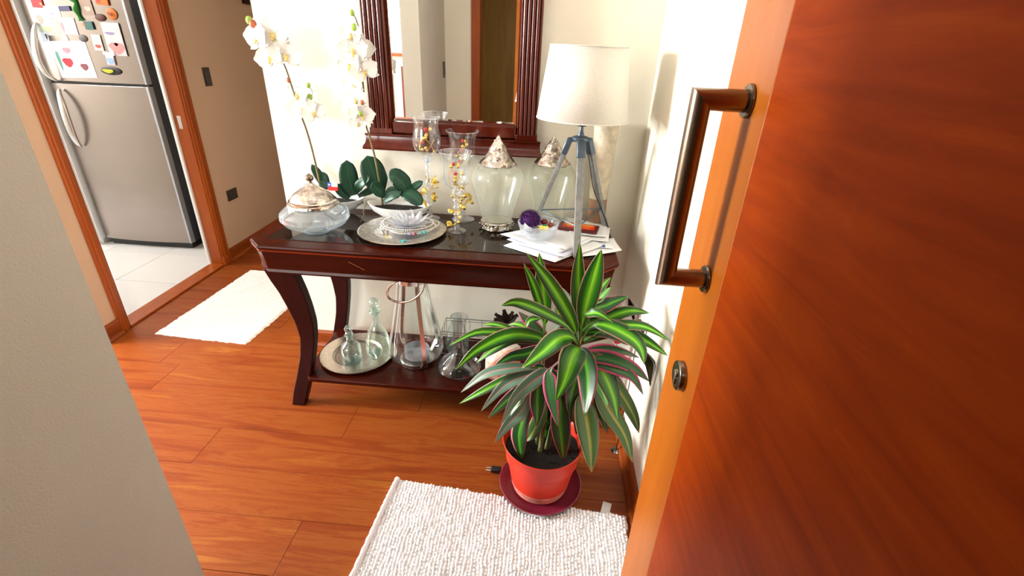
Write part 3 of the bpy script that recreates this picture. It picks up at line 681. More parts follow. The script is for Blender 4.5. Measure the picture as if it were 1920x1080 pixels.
for ring_, (n_, L_, W_, tilt, h0) in enumerate([(10, .100, .052, .38, .008), (9, .088, .044, .75, .010), (8, .070, .036, 1.1, .012)]):
    for k in range(n_):
        a = 2*PI*(k+.5*ring_)/n_; d = Vector((math.cos(a), math.sin(a), 0)); up = Vector((0, 0, 1))
        P0 = d*.012+up*h0; P1 = P0+d*L_*.5*math.cos(tilt*.6)+up*L_*.5*math.sin(tilt*.6); P2 = P1+d*L_*.5*math.cos(tilt)+up*L_*.5*math.sin(tilt)
        blade([P0, P1, P2], W_*.72, 8, 4, .5, lambda p, d=d: (Vector((0, 0, 1))-d*.8).normalized(), lambda s: .35+.65*s/.55 if s < .55 else (1-(s-.55)/.45)+.02).build('petal', m_lotus, lo, solid=.004, smooth=False)
def beads(parent, pts, r, mat, name, closed=True, sq=1):
    mb = MB()
    for p in pts: mb.ball(p, r, 7, 5, sq)
    o = mb.build(name, mat, parent, world=True); o['kind'] = 'stuff'; return o
m_bead = plain('silver_white_beads', (.78, .76, .72), .25, .55, scale=60, var=.1)
m_turq = plain('turquoise_beads', (.12, .48, .50), .35, scale=60, var=.15)
m_pink = flat('pink_bead', (.95, .5, .62), .35)
def bracelet(cx, cy, rx, ry, rz, z, tilt, n, lab, extra=()):
    t = thing('bead_bracelet', lab, 'bracelet', (cx, cy, z), 'bead bracelets round the crystal lotus')
    pts = []
    for k in range(n):
        a = 2*PI*k/n; x = rx*math.cos(a)*(1+.05*math.sin(3*a)); y = ry*math.sin(a)*(1+.04*math.cos(2*a))
        pts.append(Vector((cx+x*math.cos(rz)-y*math.sin(rz), cy+x*math.sin(rz)+y*math.cos(rz), z+tilt*math.cos(a-1)+abs(tilt)+.0035)))
    skip = set(i for lo_, hi_, _ in extra for i in range(lo_, hi_))
    beads(t, [p for i, p in enumerate(pts) if i not in skip], .0036, m_bead, 'beads')
    for lo_, hi_, m_ in extra:
        for i in range(lo_, hi_, 2): MB().ball(pts[i], .0058, 8, 6).build('accent_bead', m_, t, world=True)
    return t, pts
bz = T+.008
bracelet(LT.x+.002, LT.y+.000, 0.122, .086, .05, bz+.004, .004, 92, 'outermost string of white silver beads round the crystal lotus')
bracelet(LT.x-.006, LT.y-.006, .108, .080, -.15, bz+.012, .005, 84, 'upper string of plain silver beads looped against the lotus petals')
bracelet(LT.x+.014, LT.y-.022, .100, .078, .15, bz+.002, .003, 80, 'bead string with turquoise and pink charms at the front of the lotus', [(62, 64, m_pink), (60, 61, flat('lilac_bead', (.62, .66, .9))), (66, 71, m_turq)])
# turquoise cross
cr = at(757, 448, LT.y-.105); cr = on(757, 449, T+.018)
tc_ = thing('cross_pendant', 'small turquoise cross pendant lying at the front of the charger plate', 'pendant', (cr.x, cr.y, T+.010))
MB().box(-.0032, -.020, 0, .0032, .012, .006, .0015).build('upright', m_turq, tc_); MB().box(-.013, -.003, .0005, -.0034, .003, .0055, .0015).box(.0034, -.003, .0005, .013, .003, .0055, .0015).build('arms', m_turq, tc_)
# pearl and gold earring + silver leaf earring
for (u, v, n_, lab) in ((727, 445, 0, 'gold and pearl earring on the front left of the charger rim'), (712, 430, 1, 'small silver earring on the left rim of the charger')):
    p = on(u, v, T+.012); e = thing('earring', lab, 'earring', (p.x, p.y, T+.011))
    MB().tube([(.008*math.cos(a), .008*math.sin(a), .004+.002*math.sin(a)) for a in [2*PI*k/16 for k in range(16)]], .0013, 6, closed=True).build('hoop', m_brass if n_ == 0 else m_silver_s, e)
    MB().ball((.011, -.002, .005), .0045, 8, 6, 1).ball((.018, -.006, .004), .0038, 8, 6, .9).build('drop', m_bead, e)
    if n_ == 0: MB().ball((-.006, .003, .004), .004, 8, 6).build('stud', m_brass, e)

# tall glass candle holders with gold pip-berry sprays
def candleholder(base, ztop, rcup, hcup, label, tulip, rb=.055):
    t = thing('glass_candle_holder', label, 'candle holder', base, 'tall glass candle holders'); Ht = ztop-base[2]; zc = Ht-hcup
    lobj('foot', [(0, 0), (rb, 0), (rb+.001, .003), (rb*.8, .007), (rb*.4, .012), (.013, .022), (.010, .03)], m_cut, t, seg=28, cap=False)
    st_ = [(.010, .03)]; z = .03; k = 0
    while z < zc-.04:
        st_ += [(.0085, z+.008), (.0125, z+.016), (.0085, z+.026)]; z += .030; k += 1
    st_ += [(.009, zc-.030), (.017, zc-.024), (.019, zc-.018), (.012, zc-.012), (.016, zc-.006), (.010, zc)]
    lobj('stem', st_, m_cut, t, seg=14, cap=False)
    if tulip: cupp = [(.010, 0), (.5*rcup, .04*hcup), (.86*rcup, .16*hcup), (1.0*rcup, .32*hcup), (.98*rcup, .50*hcup), (.86*rcup, .72*hcup), (.84*rcup, .86*hcup), (.98*rcup, hcup)]
    else: cupp = [(.010, 0), (.35*rcup, .03*hcup), (.66*rcup, .15*hcup), (.78*rcup, .32*hcup), (.76*rcup, .55*hcup), (.76*rcup, .72*hcup), (.84*rcup, .88*hcup), (1.0*rcup, hcup)]
    lobj('cup', [(r, zc+z_) for r, z_ in cupp], m_cup, t, seg=40, cap=False)
    MB().tube([(cupp[-1][0]*math.cos(a), cupp[-1][0]*math.sin(a), Ht) for a in [2*PI*i/40 for i in range(40)]], .0012, 6, closed=True).build('cup_rim', m_cut, t)
    return t, zc
def garland(base, z0, z1, label, seed, incup=None, rc=.02):
    rnd = random.Random(seed); t = thing('gold_berry_garland', label, 'garland', (base[0], base[1], base[2]+z0), 'gold berry garlands on the glass candle holders')
    pts = []; n = 40; turns = 2.2
    for i in range(n):
        s_ = i/(n-1); a = turns*2*PI*s_+seed; rr_ = .017+.008*math.sin(s_*9+seed)
        pts.append((rr_*math.cos(a), rr_*math.sin(a), (z1-z0)*s_))
    MB().tube(pts, .0014, 6).build('wire', m_brass, t)
    for k in range(9):
        i = rnd.randrange(2, n-2); p = Vector(pts[i]); d = Vector((p.x, p.y, 0)).normalized(); q = p+d*rnd.uniform(.008, .03)+Vector((0, 0, rnd.uniform(-.01, .01)))
        MB().tube([p, q], .0008, 5).ball(q, rnd.uniform(.006, .010), 9, 7).build('berry', m_brass, t)
    for k in range(8):
        i = rnd.randrange(2, n-2); p = Vector(pts[i]); d = Vector((p.x, p.y, rnd.uniform(-.01, .02))).normalized()
        blade([p, p+d*.018, p+d*.034+Vector((0, 0, rnd.uniform(-.010, .010)))], .017, 6, 4, .2, (0, -.6, .8)).build('gilt_leaf', m_brass, t, solid=.0006)
    if incup is not None:
        for k in range(13):
            a = rnd.uniform(0, 6.28); rr2 = rnd.uniform(0, rc); z = incup-z0+rnd.uniform(.015, .11)
            MB().ball((rr2*math.cos(a), rr2*math.sin(a), z), rnd.uniform(.005, .009), 9, 7).build('berry', m_brass if k < 10 else flat('red_berry', (.8, .08, .12)), t)
        lp_ = [(rc*.85*math.cos(a), rc*.5*math.sin(a*1.3), incup-z0+.010+.055*(.5-.5*math.cos(a*1.5))) for a in [k*.35 for k in range(26)]]
        MB().tube(catmull(lp_, 50), .0013, 6).build('wire', m_brass, t)
    return t
b1 = (-.362, -.105, T); zt = at(801, 220, -.105).z
t1, zc1 = candleholder(b1, zt, pxm(27, at(801, 250, -.105)), .155, 'tallest glass candle holder with a tulip cup, left of the other two', True, .045)
garland(b1, .05, .20, 'gold berry garland wound round the stem of the tallest candle holder', 3, zc1, .034)
b2 = (-.212, -.090, T); zt2 = at(862, 245, -.09).z
t2, zc2 = candleholder(b2, zt2, pxm(31, at(862, 245, -.09)), .16, 'glass candle holder with a flared cup standing behind the shorter one', False, .05)
garland(b2, .07, .17, 'gold berry garland on the flared candle holder at the back', 5, zc2+.01, .028)
b3 = (-.214, -.245, T); zt3 = at(852, 284, -.245).z
t3, zc3 = candleholder(b3, zt3, pxm(31, at(852, 284, -.245)), .15, 'shortest glass candle holder with a flared cup, nearest the table front', False, .040)
garland(b3, .02, .15, 'gold berry garland round the stem of the shortest candle holder', 9, zc3+.01, .030)

# glass urns with silver lids and flower bands
def urn(x, y, label, s=1.0):
    t = thing('glass_urn', label, 'urn', (x, y, T), 'tall seeded glass urns with silver lids')
    lobj('base', [(0, 0), (.062*s, 0), (.066*s, .006), (.062*s, .02), (.070*s, .034), (.066*s, .038), (.05*s, .04), (0, .04)], m_silver_s, t, seg=36)
    lobj('body', [(.045*s, .041), (.066*s, .05), (.070*s, .075), (.080*s, .12), (.097*s, .17), (.107*s, .205), (.108*s, .225), (.100*s, .25), (.084*s, .27), (.070*s, .278)], m_crackle, t, seg=44, cap=False)
    ld_ = lobj('lid', [(.072*s, .274), (.076*s, .278), (.070*s, .288), (.058*s, .298), (.052*s, .312), (.044*s, .320), (.034*s, .342), (.030*s, .350), (.020*s, .364), (.010*s, .378), (.006*s, .386), (.0, .392)], m_lid, t, seg=48, wob=lambda a, z: 1+.07*math.sin(a*8+z*120))
    rnd = random.Random(x)
    fm = MB()
    for k in range(16):
        a = 2*PI*k/16; c = Vector((.067*s*math.cos(a), .067*s*math.sin(a), .018+rnd.uniform(-.006, .008)))
        for j in range(5): fm.ball(c+Vector((rnd.uniform(-.008, .008), rnd.uniform(-.008, .008), rnd.uniform(-.010, .010))), .0052, 6, 5, .7)
    fm.build('flower_band', m_silver_s, t)['kind'] = 'stuff'
    fl_ = MB()
    for k in range(14):
        a = rnd.uniform(2.9, 5.4); h_ = rnd.uniform(.30, .372); rr_ = (.052-(h_-.30)*.55)*s
        fl_.ball((rr_*math.cos(a), rr_*math.sin(a), h_), .0065, 6, 5, .8)
    fl_.build('lid_blossom', m_silver_s, ld_)['kind'] = 'stuff'
    return t
urn(-.050, -.172, 'seeded glass urn with silver flower lid beside the candle holders')
urn(.174, -.108, 'seeded glass urn with silver lid half behind the tripod lamp', .97)

# stone column vase behind the lamp
cv = thing('column_vase', 'tall slim beige stone vase with brown marbled foot behind the tripod lamp', 'vase', (.386, -.064, T))
lobj('vase_body', [(.040, .13), (.042, .20), (.046, .32), (.050, .42), (.0505, .436), (.047, .44), (.040, .438), (.036, .36)], m_stone, cv, cap=False)
lobj('vase_foot', [(0, 0), (.044, 0), (.047, .006), (.043, .05), (.040, .10), (.040, .131), (.02, .132)], m_stoneb, cv)

# ------------------------------------------------------------------ tripod lamp
LC = Vector((.272, -.25, T))
lamp = thing('tripod_lamp', 'grey wooden tripod table lamp with a cream linen drum shade', 'lamp', LC)
hub_z = at(1090, 262, -.25).z-T
sh0, sh1 = at(1094, 222, -.25).z-T, at(1108, 86, -.25).z-T
lobj('lamp_shade', [(.172, sh0), (.138, sh1)], m_linen, lamp, cap=False, seg=64).modifiers.new('solid', 'SOLIDIFY').thickness = .0015
for r_, z_ in ((.172, sh0), (.138, sh1)):
    MB().tube([(r_*math.cos(a), r_*math.sin(a), z_) for a in [2*PI*i/48 for i in range(48)]], .0022, 6, closed=True).build('shade_rim', m_linen, lamp)
for k in range(3):
    a = 2*PI*k/3; MB().tube([(0, 0, sh1-.02), (.138*math.cos(a), .138*math.sin(a), sh1)], .0015, 6).build('shade_spoke', m_steel, lamp)
lobj('socket', [(0, hub_z+.05), (.017, hub_z+.05), (.018, hub_z+.09), (.016, hub_z+.11), (0, hub_z+.11)], m_black, lamp, seg=18)
lobj('bulb', [(.013, hub_z+.108), (.016, hub_z+.125), (.028, hub_z+.15), (.030, hub_z+.17), (.022, hub_z+.19), (0, hub_z+.198)], m_white_cer, lamp, seg=20)
lobj('hub', [(0, hub_z-.004), (.030, hub_z-.004), (.033, hub_z), (.033, hub_z+.008), (.028, hub_z+.012), (.012, hub_z+.016), (.012, hub_z+.024), (.008, hub_z+.030), (.0075, hub_z+.05), (0, hub_z+.05)], m_slate, lamp, seg=28)
feet = [Vector((.287, -.452, T)), Vector((.098, -.215, T)), Vector((.430, -.125, T))]
FT = []
for f in feet:
    d = (f-LC); d.z = 0; dn = d.normalized(); top = LC+dn*.040+Vector((0, 0, hub_z-.002)); FT.append((top, f))
    side = Vector((0, 0, 1)).cross(dn)
    L_ = (f-top); 
    MB().bar(top+L_*.06, f, .028, .016, up=dn, w2=.026, h2=.015).build('leg', m_grey, lamp, world=True, bevel=.0015)
    MB().bar(top-L_.normalized()*.004, top+L_*.14, .033, .022, up=dn).build('leg_bracket', m_slate, lamp, world=True, bevel=.003)
    MB().tube([LC+Vector((0, 0, hub_z)), top], .009, 8).build('hub_arm', m_slate, lamp, world=True)
for i in range(3):
    a = FT[i][0].lerp(FT[i][1], .73); b = LC+Vector((0, 0, hub_z*.165))
    MB().tube([a, FT[(i+1) % 3][0].lerp(FT[(i+1) % 3][1], .73)], .0028, 8).build('stretcher', m_slate, lamp, world=True)
cpts = [LC+Vector((.01, 0, hub_z)), FT[2][0].lerp(FT[2][1], .2)+Vector((-.012, -.012, 0)), FT[2][0].lerp(FT[2][1], .5)+Vector((-.018, -.014, 0)), FT[2][0].lerp(FT[2][1], .8)+Vector((.004, -.014, 0)), FT[2][1]+Vector((.008, -.016, .02)), FT[2][1]+Vector((.020, .0, .003))]
MB().tube(catmull(cpts, 30), .0022, 6).build('power_cord', m_black, lamp, world=True)

# ------------------------------------------------------------------ papers and small things under the lamp
def sheet(corner_px, z, mat, label, curl=.006, grp='loose papers under the tripod lamp', cat='paper', seed=0):
    """a sheet spanned by four points on the table, slightly buckled, with thickness"""
    rnd = random.Random(seed); c = [on(u, v, T+z) for u, v in corner_px]; n = 9; mb = MB(); mid = sum(c, Vector())/4
    for i in range(n):
        for j in range(n):
            s_, t_ = i/(n-1), j/(n-1); p = c[0]*(1-s_)*(1-t_)+c[1]*s_*(1-t_)+c[2]*s_*t_+c[3]*(1-s_)*t_
            e = (abs(s_-.5)*2)**3+(abs(t_-.5)*2)**3
            mb.v.append((p.x-mid.x, p.y-mid.y, curl*(.5+.5*noise.noise(Vector((s_*2.3+seed, t_*2.3, seed*.7))))+curl*.5*e*rnd.uniform(.6, 1)))
    for i in range(n-1):
        for j in range(n-1): a = i*n+j; mb.f.append((a, a+1, a+n+1, a+n))
    o = mb.build('paper_sheet', mat, None, (mid.x, mid.y, T+z), solid=.0009); return tag(o, label, cat, grp)
sheet([(944, 462), (1040, 494), (1112, 464), (1000, 440)], .001, m_paper, 'white sheet at the bottom of the paper pile, jutting over the table front', .004, seed=1)
sheet([(950, 452), (1058, 486), (1110, 450), (1010, 430)], .008, m_paper2, 'lavender tinted sheet buckled in the middle of the paper pile', .006, seed=2)
sheet([(938, 442), (1046, 478), (1112, 452), (1020, 424)], .016, m_paper, 'white sheet with its left corner curling up on the paper pile', .006, seed=3)
sheet([(962, 436), (1060, 470), (1104, 448), (1030, 424)], .024, m_paper, 'white sheet lying directly under the glass trinket bowl', .004, seed=4)
sheet([(1082, 458), (1086, 484), (1166, 472), (1150, 448)], .002, m_paper, 'white sheet with a pointed corner hanging over the right end of the table', .004, seed=5)
sheet([(1088, 478), (1130, 462), (1096, 440), (1070, 452)], .010, m_paper, 'white envelope lying aslant beside the front lamp leg', .004, seed=6)
sheet([(1060, 448), (1140, 456), (1144, 430), (1058, 412)], .014, m_paper, 'white sheet under the maroon booklet', .006, seed=7)
sheet([(1068, 440), (1138, 446), (1138, 424), (1060, 408)], .022, m_paper, 'upper white sheet directly beneath the maroon booklet', .005, seed=8)
# blue stamp-like corner on the right envelope
o = on(1131, 461, T+.010); en = thing('envelope', 'white envelope with a blue patch near the right table corner', 'envelope', (o.x, o.y, T+.009))
MB().box(-.055, -.02, 0, .04, .035, .0022, .0006, Matrix.Rotation(-.1, 4, 'Z')).build('envelope_body', m_paper, en)
MB().box(-.012, -.018, .0021, .008, .010, .0027, .0002, Matrix.Rotation(-.1, 4, 'Z')).build('blue_patch', flat('postal_blue', (.22, .42, .68)), en)
# maroon booklet with a red and yellow picture
bk = on(1085, 427, T+.034); bo = thing('picture_booklet', 'maroon booklet with a red and yellow cover picture behind the front lamp leg', 'booklet', (bk.x, bk.y, T+.030), rz=-.22)
MB().box(-.083, -.042, 0, .083, .042, .010, .002).build('cover', flat('maroon_cover', (.36, .07, .07), .35), bo)
MB().box(-.068, -.026, .0095, .068, .034, .0108, .0004).build('cover_picture', flat('cover_red', (.82, .16, .06), .35), bo)
MB().box(-.066, .008, .0105, .060, .032, .0114, .0003).build('picture_band', flat('cover_orange', (.93, .55, .15), .35), bo)
MB().box(-.050, -.008, .0105, -.015, .006, .0114, .0003).build('picture_patch', flat('cover_yellow', (.95, .75, .25), .35), bo)
MB().box(.020, -.014, .0105, .050, -.008, .0114, .0003).build('picture_patch', flat('cover_orange', (.93, .55, .15), .35), bo)
# glass trinket bowl
gb = on(1008, 446, T+.03); GB = Vector((gb.x, gb.y, T+.032))
gt = thing('trinket_bowl', 'round cut glass bowl full of trinkets on the paper pile', 'bowl', GB)
lobj('bowl', [(0, .002), (.042, 0), (.050, .004), (.068, .022), (.078, .048), (.080, .064), (.0775, .064), (.073, .045), (.06, .022), (.04, .008), (0, .007)], m_cut, gt, seg=40, wob=lambda a, z: 1+.018*math.cos(a*16))
MB().tube([(.080*math.cos(a), .080*math.sin(a), .064+.003*math.cos(a*16)) for a in [2*PI*i/96 for i in range(96)]], .0024, 6, closed=True).build('bowl_rim', m_cut, gt)
def inbowl(dx, dy, dz): return GB+Vector((dx, dy, dz))
pp = inbowl(-.034, .012, .068)
pom = MB(); rnd = random.Random(4)
pom.ball((0, 0, 0), .034, 16, 12)
pmo = pom.build('fur_pompom', m_purple, None, pp); tag(pmo, 'dark purple fur pompom sitting in the glass bowl', 'pompom')
ft_ = MB()
for i in range(1500):
    v = Vector((rnd.gauss(0, 1), rnd.gauss(0, 1), rnd.gauss(0, 1))).normalized(); L_ = rnd.uniform(.010, .016); x = v.orthogonal().normalized()*.0007
    bnd = Vector((rnd.uniform(-1, 1), rnd.uniform(-1, 1), rnd.uniform(-1, .4)))*.004
    ft_.add([v*.033-x, v*.033+x, v*(.033+L_)+bnd], [(0, 1, 2)])
fo = ft_.build('fur', m_purple, pmo, smooth=False); fo['kind'] = 'stuff'
for (dx, dy, dz, r_, col, nm, lab) in ((.022, .018, .060, .014, (.45, .04, .06), 'red_ornament', 'dark red glass ball in the trinket bowl'), (.026, -.006, .052, .009, (.1, .5, .32), 'green_bead', 'green bead in the trinket bowl'), (.048, .004, .054, .012, (.55, .25, .1), 'amber_bead', 'amber brown bead at the right of the trinket bowl')):
    tag(MB().ball((0, 0, 0), r_, 14, 10, .9).build(nm, flat(nm, col, .12), None, inbowl(dx, dy, dz)), lab, 'bead')
sq = MB().box(-.022, -.012, 0, .022, .012, .002, .0005, Matrix.Rotation(.5, 4, 'X')).build('yellow_wrapper', flat('yellow_wrapper', (.93, .83, .3)), None, inbowl(.018, -.038, .052)); tag(sq, 'small yellow wrapper at the front of the trinket bowl', 'wrapper')
sq = MB().add([(-.03, 0, 0), (.012, -.004, .002), (-.024, .006, .03), (-.03, -.001, .0), (.012, -.005, .001), (-.024, .005, .029)], [(0, 1, 2), (5, 4, 3), (0, 2, 5, 3), (1, 4, 5, 2), (0, 3, 4, 1)]).build('paper_corner', m_paper, None, inbowl(-.030, -.040, .040), smooth=False); tag(sq, 'white folded scrap sticking up at the front of the trinket bowl', 'paper')
sq = MB().box(-.012, -.006, 0, .012, .006, .002, .0005, Matrix.Rotation(.6, 4, 'X')).build('grey_tag', flat('grey_tag', (.25, .27, .32)), None, inbowl(-.008, -.044, .056)); tag(sq, 'dark grey tag beside the yellow wrapper in the trinket bowl', 'tag')

# ------------------------------------------------------------------ lower shelf
S = .1575
tp = on(671, 663, S+.006)
tr = thing('round_tray', 'round tin tray under the two stoppered bottles on the low shelf', 'tray', (tp.x, tp.y, S))
lobj('tray_well', [(0, .002), (.098, .002), (.108, .004), (.114, .011), (.116, .0125), (.115, .009), (.108, 0), (0, 0)], m_tray, tr, seg=56)
lobj('tray_rim', [(.114, .0105), (.116, .013), (.168, .016), (.172, .0155), (.172, .0135), (.114, .0105)], m_tray, tr, seg=64, cap=False)
def stopper_bottle(p, prof, stop, label):
    t = thing('glass_bottle', label, 'bottle', p, 'stoppered glass bottles on the tin tray'); lobj('bottle', prof, m_glassg, t, cap=False, seg=32)
    lobj('bottle_base', [(0, .003), (prof[1][0]*.9, .004), (prof[1][0], .001), (0, .0)], m_glassg, t); z = prof[-1][1]
    lobj('stopper', [(r, z+h_) for r, h_ in stop], m_glassg, t, seg=20, cap=False)
    MB().tube([(prof[-1][0]*math.cos(a), prof[-1][0]*math.sin(a), z) for a in [2*PI*i/24 for i in range(24)]], .003, 6, closed=True).build('lip', m_glassg, t)
q = on(661, 675, S+.004); stopper_bottle((q.x, q.y, S+.0025), [(.0, 0), (.041, .001), (.046, .008), (.046, .070), (.042, .086), (.024, .102), (.016, .110), (.015, .128), (.019, .138), (.020, .142)], [(.013, -.02), (.015, 0), (.017, .010), (.012, .016), (.018, .026), (.019, .034), (.012, .046), (0, .050)], 'short straight-sided glass bottle with a stopper on the tray')
q = on(711, 662, S+.004); stopper_bottle((q.x, q.y, S+.0025), [(.0, 0), (.050, .001), (.058, .010), (.060, .040), (.056, .080), (.044, .125), (.026, .160), (.018, .180), (.017, .215), (.022, .232), (.024, .236)], [(.014, -.02), (.016, 0), (.020, .006), (.012, .014), (.022, .028), (.026, .044), (.022, .058), (.010, .068), (0, .070)], 'taller bell-shaped glass bottle with a ball stopper on the tray')
# hurricane lantern
q = on(783, 676, S); LQ = Vector((q.x, q.y, S)); ln = thing('hurricane_lantern', 'tall tapered glass hurricane lantern with steel straps and ring handle', 'lantern', LQ)
HB = .44
lobj('glass_body', [(.070, .026), (.100, .034), (.122, .060), (.126, .095), (.116, .16), (.096, .25), (.078, .34), (.066, .42), (.064, HB)], m_glass, ln, cap=False, seg=44)
lobj('glass_floor', [(.0, .030), (.072, .029), (.074, .026), (0, .026)], m_glass, ln)
lobj('steel_base', [(0, 0), (.074, 0), (.080, .003), (.080, .022), (.076, .026), (0, .026)], m_steel, ln)
lobj('steel_collar', [(.066, HB-.012), (.070, HB-.010), (.070, HB+.008), (.064, HB+.012), (.062, HB+.008), (.062, HB-.010)], m_steel, ln, cap=False)
for a in (-2.45, -1.05, 1.0, 2.4):
    P = []
    for r_, z_ in [(.080, .010), (.106, .034), (.126, .060), (.130, .095), (.120, .16), (.100, .25), (.082, .34), (.070, .42), (.069, HB)]: P.append((r_*math.cos(a), r_*math.sin(a), z_))
    d = Vector((math.cos(a), math.sin(a), 0)); sd = Vector((-d.y, d.x, 0)); mb = MB(); P = catmull(P, 20)
    for p in P:
        for k in ((-.009, 0), (.009, 0), (.009, .0025), (-.009, .0025)): mb.v.append(tuple(p+sd*k[0]+d*k[1]))
    mb.f = [(i*4+j, i*4+(j+1) % 4, (i+1)*4+(j+1) % 4, (i+1)*4+j) for i in range(19) for j in range(4)]+[(0, 1, 2, 3)[::-1], (76, 77, 78, 79)]
    mb.build('strap', m_steel, ln)
hr = [at(u, v, LQ.y-.085) for u, v in [(796, 531), (790, 548), (774, 562), (752, 567), (733, 562), (726, 552), (729, 540), (742, 528)]]
hr2 = [at(u, v, LQ.y-.06) for u, v in [(762, 522), (785, 522)]]
MB().tube(catmull(hr+hr2+hr[:1], 44)[:-1], .0052, 8, closed=True).build('ring_handle', m_steel, ln, world=True)
lobj('candle_cup', [(0, .031), (.055, .031), (.058, .034), (.058, .075), (.056, .075), (.055, .036), (0, .035)], m_cut, ln, seg=28)
# decanter
q = on(862, 697, S); dc = thing('wine_decanter', 'wide-bottomed smoky glass decanter with a flared neck on the low shelf', 'decanter', (q.x, q.y, S))
nk = at(858, 594, q.y).z-S
lobj('decanter_body', [(0, .002), (.060, .001), (.088, .012), (.100, .034), (.096, .052), (.076, .074), (.048, .098), (.030, .125), (.023, .155), (.024, .19), (.031, nk-.03), (.038, nk)], m_smoke, dc, seg=48, cap=False)
lobj('punt', [(.058, .001), (.03, .016), (0, .024)], m_smoke, dc, cap=False)
MB().tube([(.038*math.cos(a), .038*math.sin(a), nk) for a in [2*PI*i/32 for i in range(32)]], .0014, 6, closed=True).build('rim', m_smoke, dc)
# leaning green bottle
q = Vector((-.232, -.185, S)); gb_ = thing('leaning_bottle', 'greenish glass carafe half hidden behind the decanter', 'bottle', q)
mb = MB().lathe([(0, 0), (.050, 0), (.056, .010), (.058, .05), (.050, .10), (.034, .14), (.026, .165), (.027, .19)], 32, cap=False); mb.build('carafe', m_glassg, gb_)
# wire basket
wb = thing('wire_basket', 'thin grey wire basket behind the decanter on the low shelf', 'basket', (-.10, -.16, S))
A = [at(812, 597, -.24), at(830, 588, -.10), at(960, 621, -.10), at(942, 632, -.24)]; zt_ = sum(p.z for p in A)/4
A = [Vector((-.30, -.235, 0)), Vector((-.30, -.105, 0)), Vector((.06, -.105, 0)), Vector((.06, -.235, 0))]
zt_ = at(865, 598, -.105).z
m_wire = plain('grey_wire', (.18, .20, .19), .4, .6)
for z_, r_ in ((S+.003, .0016), (zt_, .0022), ((zt_+S)/2+.05, .0014)):
    MB().tube([Vector((p.x, p.y, z_)) for p in A], r_, 6, closed=True).build('wire_hoop', m_wire, wb, world=True)
for i in range(4):
    a, b = A[i], A[(i+1) % 4]; n = 6 if i % 2 else 3
    for k in range(n):
        p = a.lerp(b, k/n); MB().tube([Vector((p.x, p.y, S+.003)), Vector((p.x, p.y, zt_))], .0013, 5).build('wire_upright', m_wire, wb, world=True)
# salt crystal
q = on(948, 700, S); sx = thing('salt_crystal', 'pink and orange rock salt lump on the right of the low shelf', 'salt crystal', (.012, -.385, S))
bm = bmesh.new(); bmesh.ops.create_icosphere(bm, subdivisions=3, radius=1)
for v in bm.verts:
    p = v.co.copy(); f = 1+.16*noise.noise(p*1.7)+.06*noise.noise(p*4); q2 = Vector((p.x*.088*f, p.y*.060*f, p.z*.10*f))
    q2.x += .25*q2.z
    v.co = Vector((max(-.075, min(.08, q2.x)), max(-.055, min(.055, q2.y)), max(-.092, min(.088, q2.z))+.092))
me_v = [v.co.copy() for v in bm.verts]; bm.verts.index_update(); me_f = [[v.index for v in f.verts] for f in bm.faces]; bm.free()
m_salt, nt, b = nodes('rock_salt'); setp(b, Roughness=.45); b.inputs['Subsurface Weight'].default_value = .3
tc2 = N(nt, 'ShaderNodeTexCoord'); nn = N(nt, 'ShaderNodeTexNoise', i_Scale=14., i_Detail=4); nt.links.new(tc2.outputs['Object'], nn.inputs['Vector'])
rp = ramp(nt, [(.38, (.80, .30, .14)), (.48, (.85, .52, .40)), (.56, (.90, .78, .72))]); nt.links.new(nn.outputs[0], rp.inputs[0]); nt.links.new(rp.outputs[0], b.inputs['Base Color'])
MB().add(me_v, me_f).build('rock', m_salt, sx, smooth=False)
MB().lathe([(0, 0), (.05, 0), (.052, .004), (.05, .012), (0, .012)], 24).build('foot', flat('navy_foot', (.08, .1, .16)), sx)
# dark metal flower ornament
q = at(948, 610, -.16); mf = thing('metal_flower', 'dark brown metal flower standing behind the salt crystal', 'ornament', (q.x, -.13, S))
m_rust = plain('dark_brown_metal', (.045, .028, .024), .5, .4, scale=40, var=.3)
fc = at(950, 603, -.13)
MB().tube([(q.x, -.13, S), fc], .003, 8).build('stalk', m_rust, mf, world=True)
MB().lathe([(0, 0), (.035, 0), (.035, .004), (0, .005)], 20).build('foot', m_rust, mf)
for (u, v, wpx) in ((925, 600, 20), (928, 588, 12), (945, 580, 14), (962, 584, 12), (971, 590, 14), (965, 606, 16), (950, 614, 14)):
    e_ = at(u, v, -.15); md = (fc+e_)/2+Vector((0, -.006, 0))
    blade([fc, md, e_], pxm(wpx, e_), 8, 4, .3, lambda p: tocam(p), lambda s: .3+.7*math.sin(PI*min(1, s*1.15)) if s < .85 else .5).build('metal_petal', m_rust, mf, world=True, solid=.0015)

# ------------------------------------------------------------------ floor: rugs
def rugmesh(P00, P10, P11, P01, nx, ny, hfun, edge=.006, z0=.003):
    """height-field rug over a quad, P00-P10 is the back edge; sides closed to the floor"""
    mb = MB(); P = [Vector((*p, 0)) for p in (P00, P10, P11, P01)]
    for j in range(ny+1):
        for i in range(nx+1):
            s_, t_ = i/nx, j/ny
            p = P[0]*(1-s_)*(1-t_)+P[1]*s_*(1-t_)+P[2]*s_*t_+P[3]*(1-s_)*t_
            b_ = min(i, nx-i, j, ny-j)
            jx = edge*noise.noise(Vector((p.x*45, p.y*45, 1))) if b_ < 3 else 0; jy = edge*noise.noise(Vector((p.x*45, p.y*45, 7))) if b_ < 3 else 0
            h_ = hfun(p.x, p.y, s_, t_)*min(1, b_/2.)
            mb.v.append((p.x+jx, p.y+jy, z0*(b_ > 0)+h_))
    mb.f = [(j*(nx+1)+i, j*(nx+1)+i+1, (j+1)*(nx+1)+i+1, (j+1)*(nx+1)+i) for j in range(ny) for i in range(nx)]
    return mb
cell = .0118
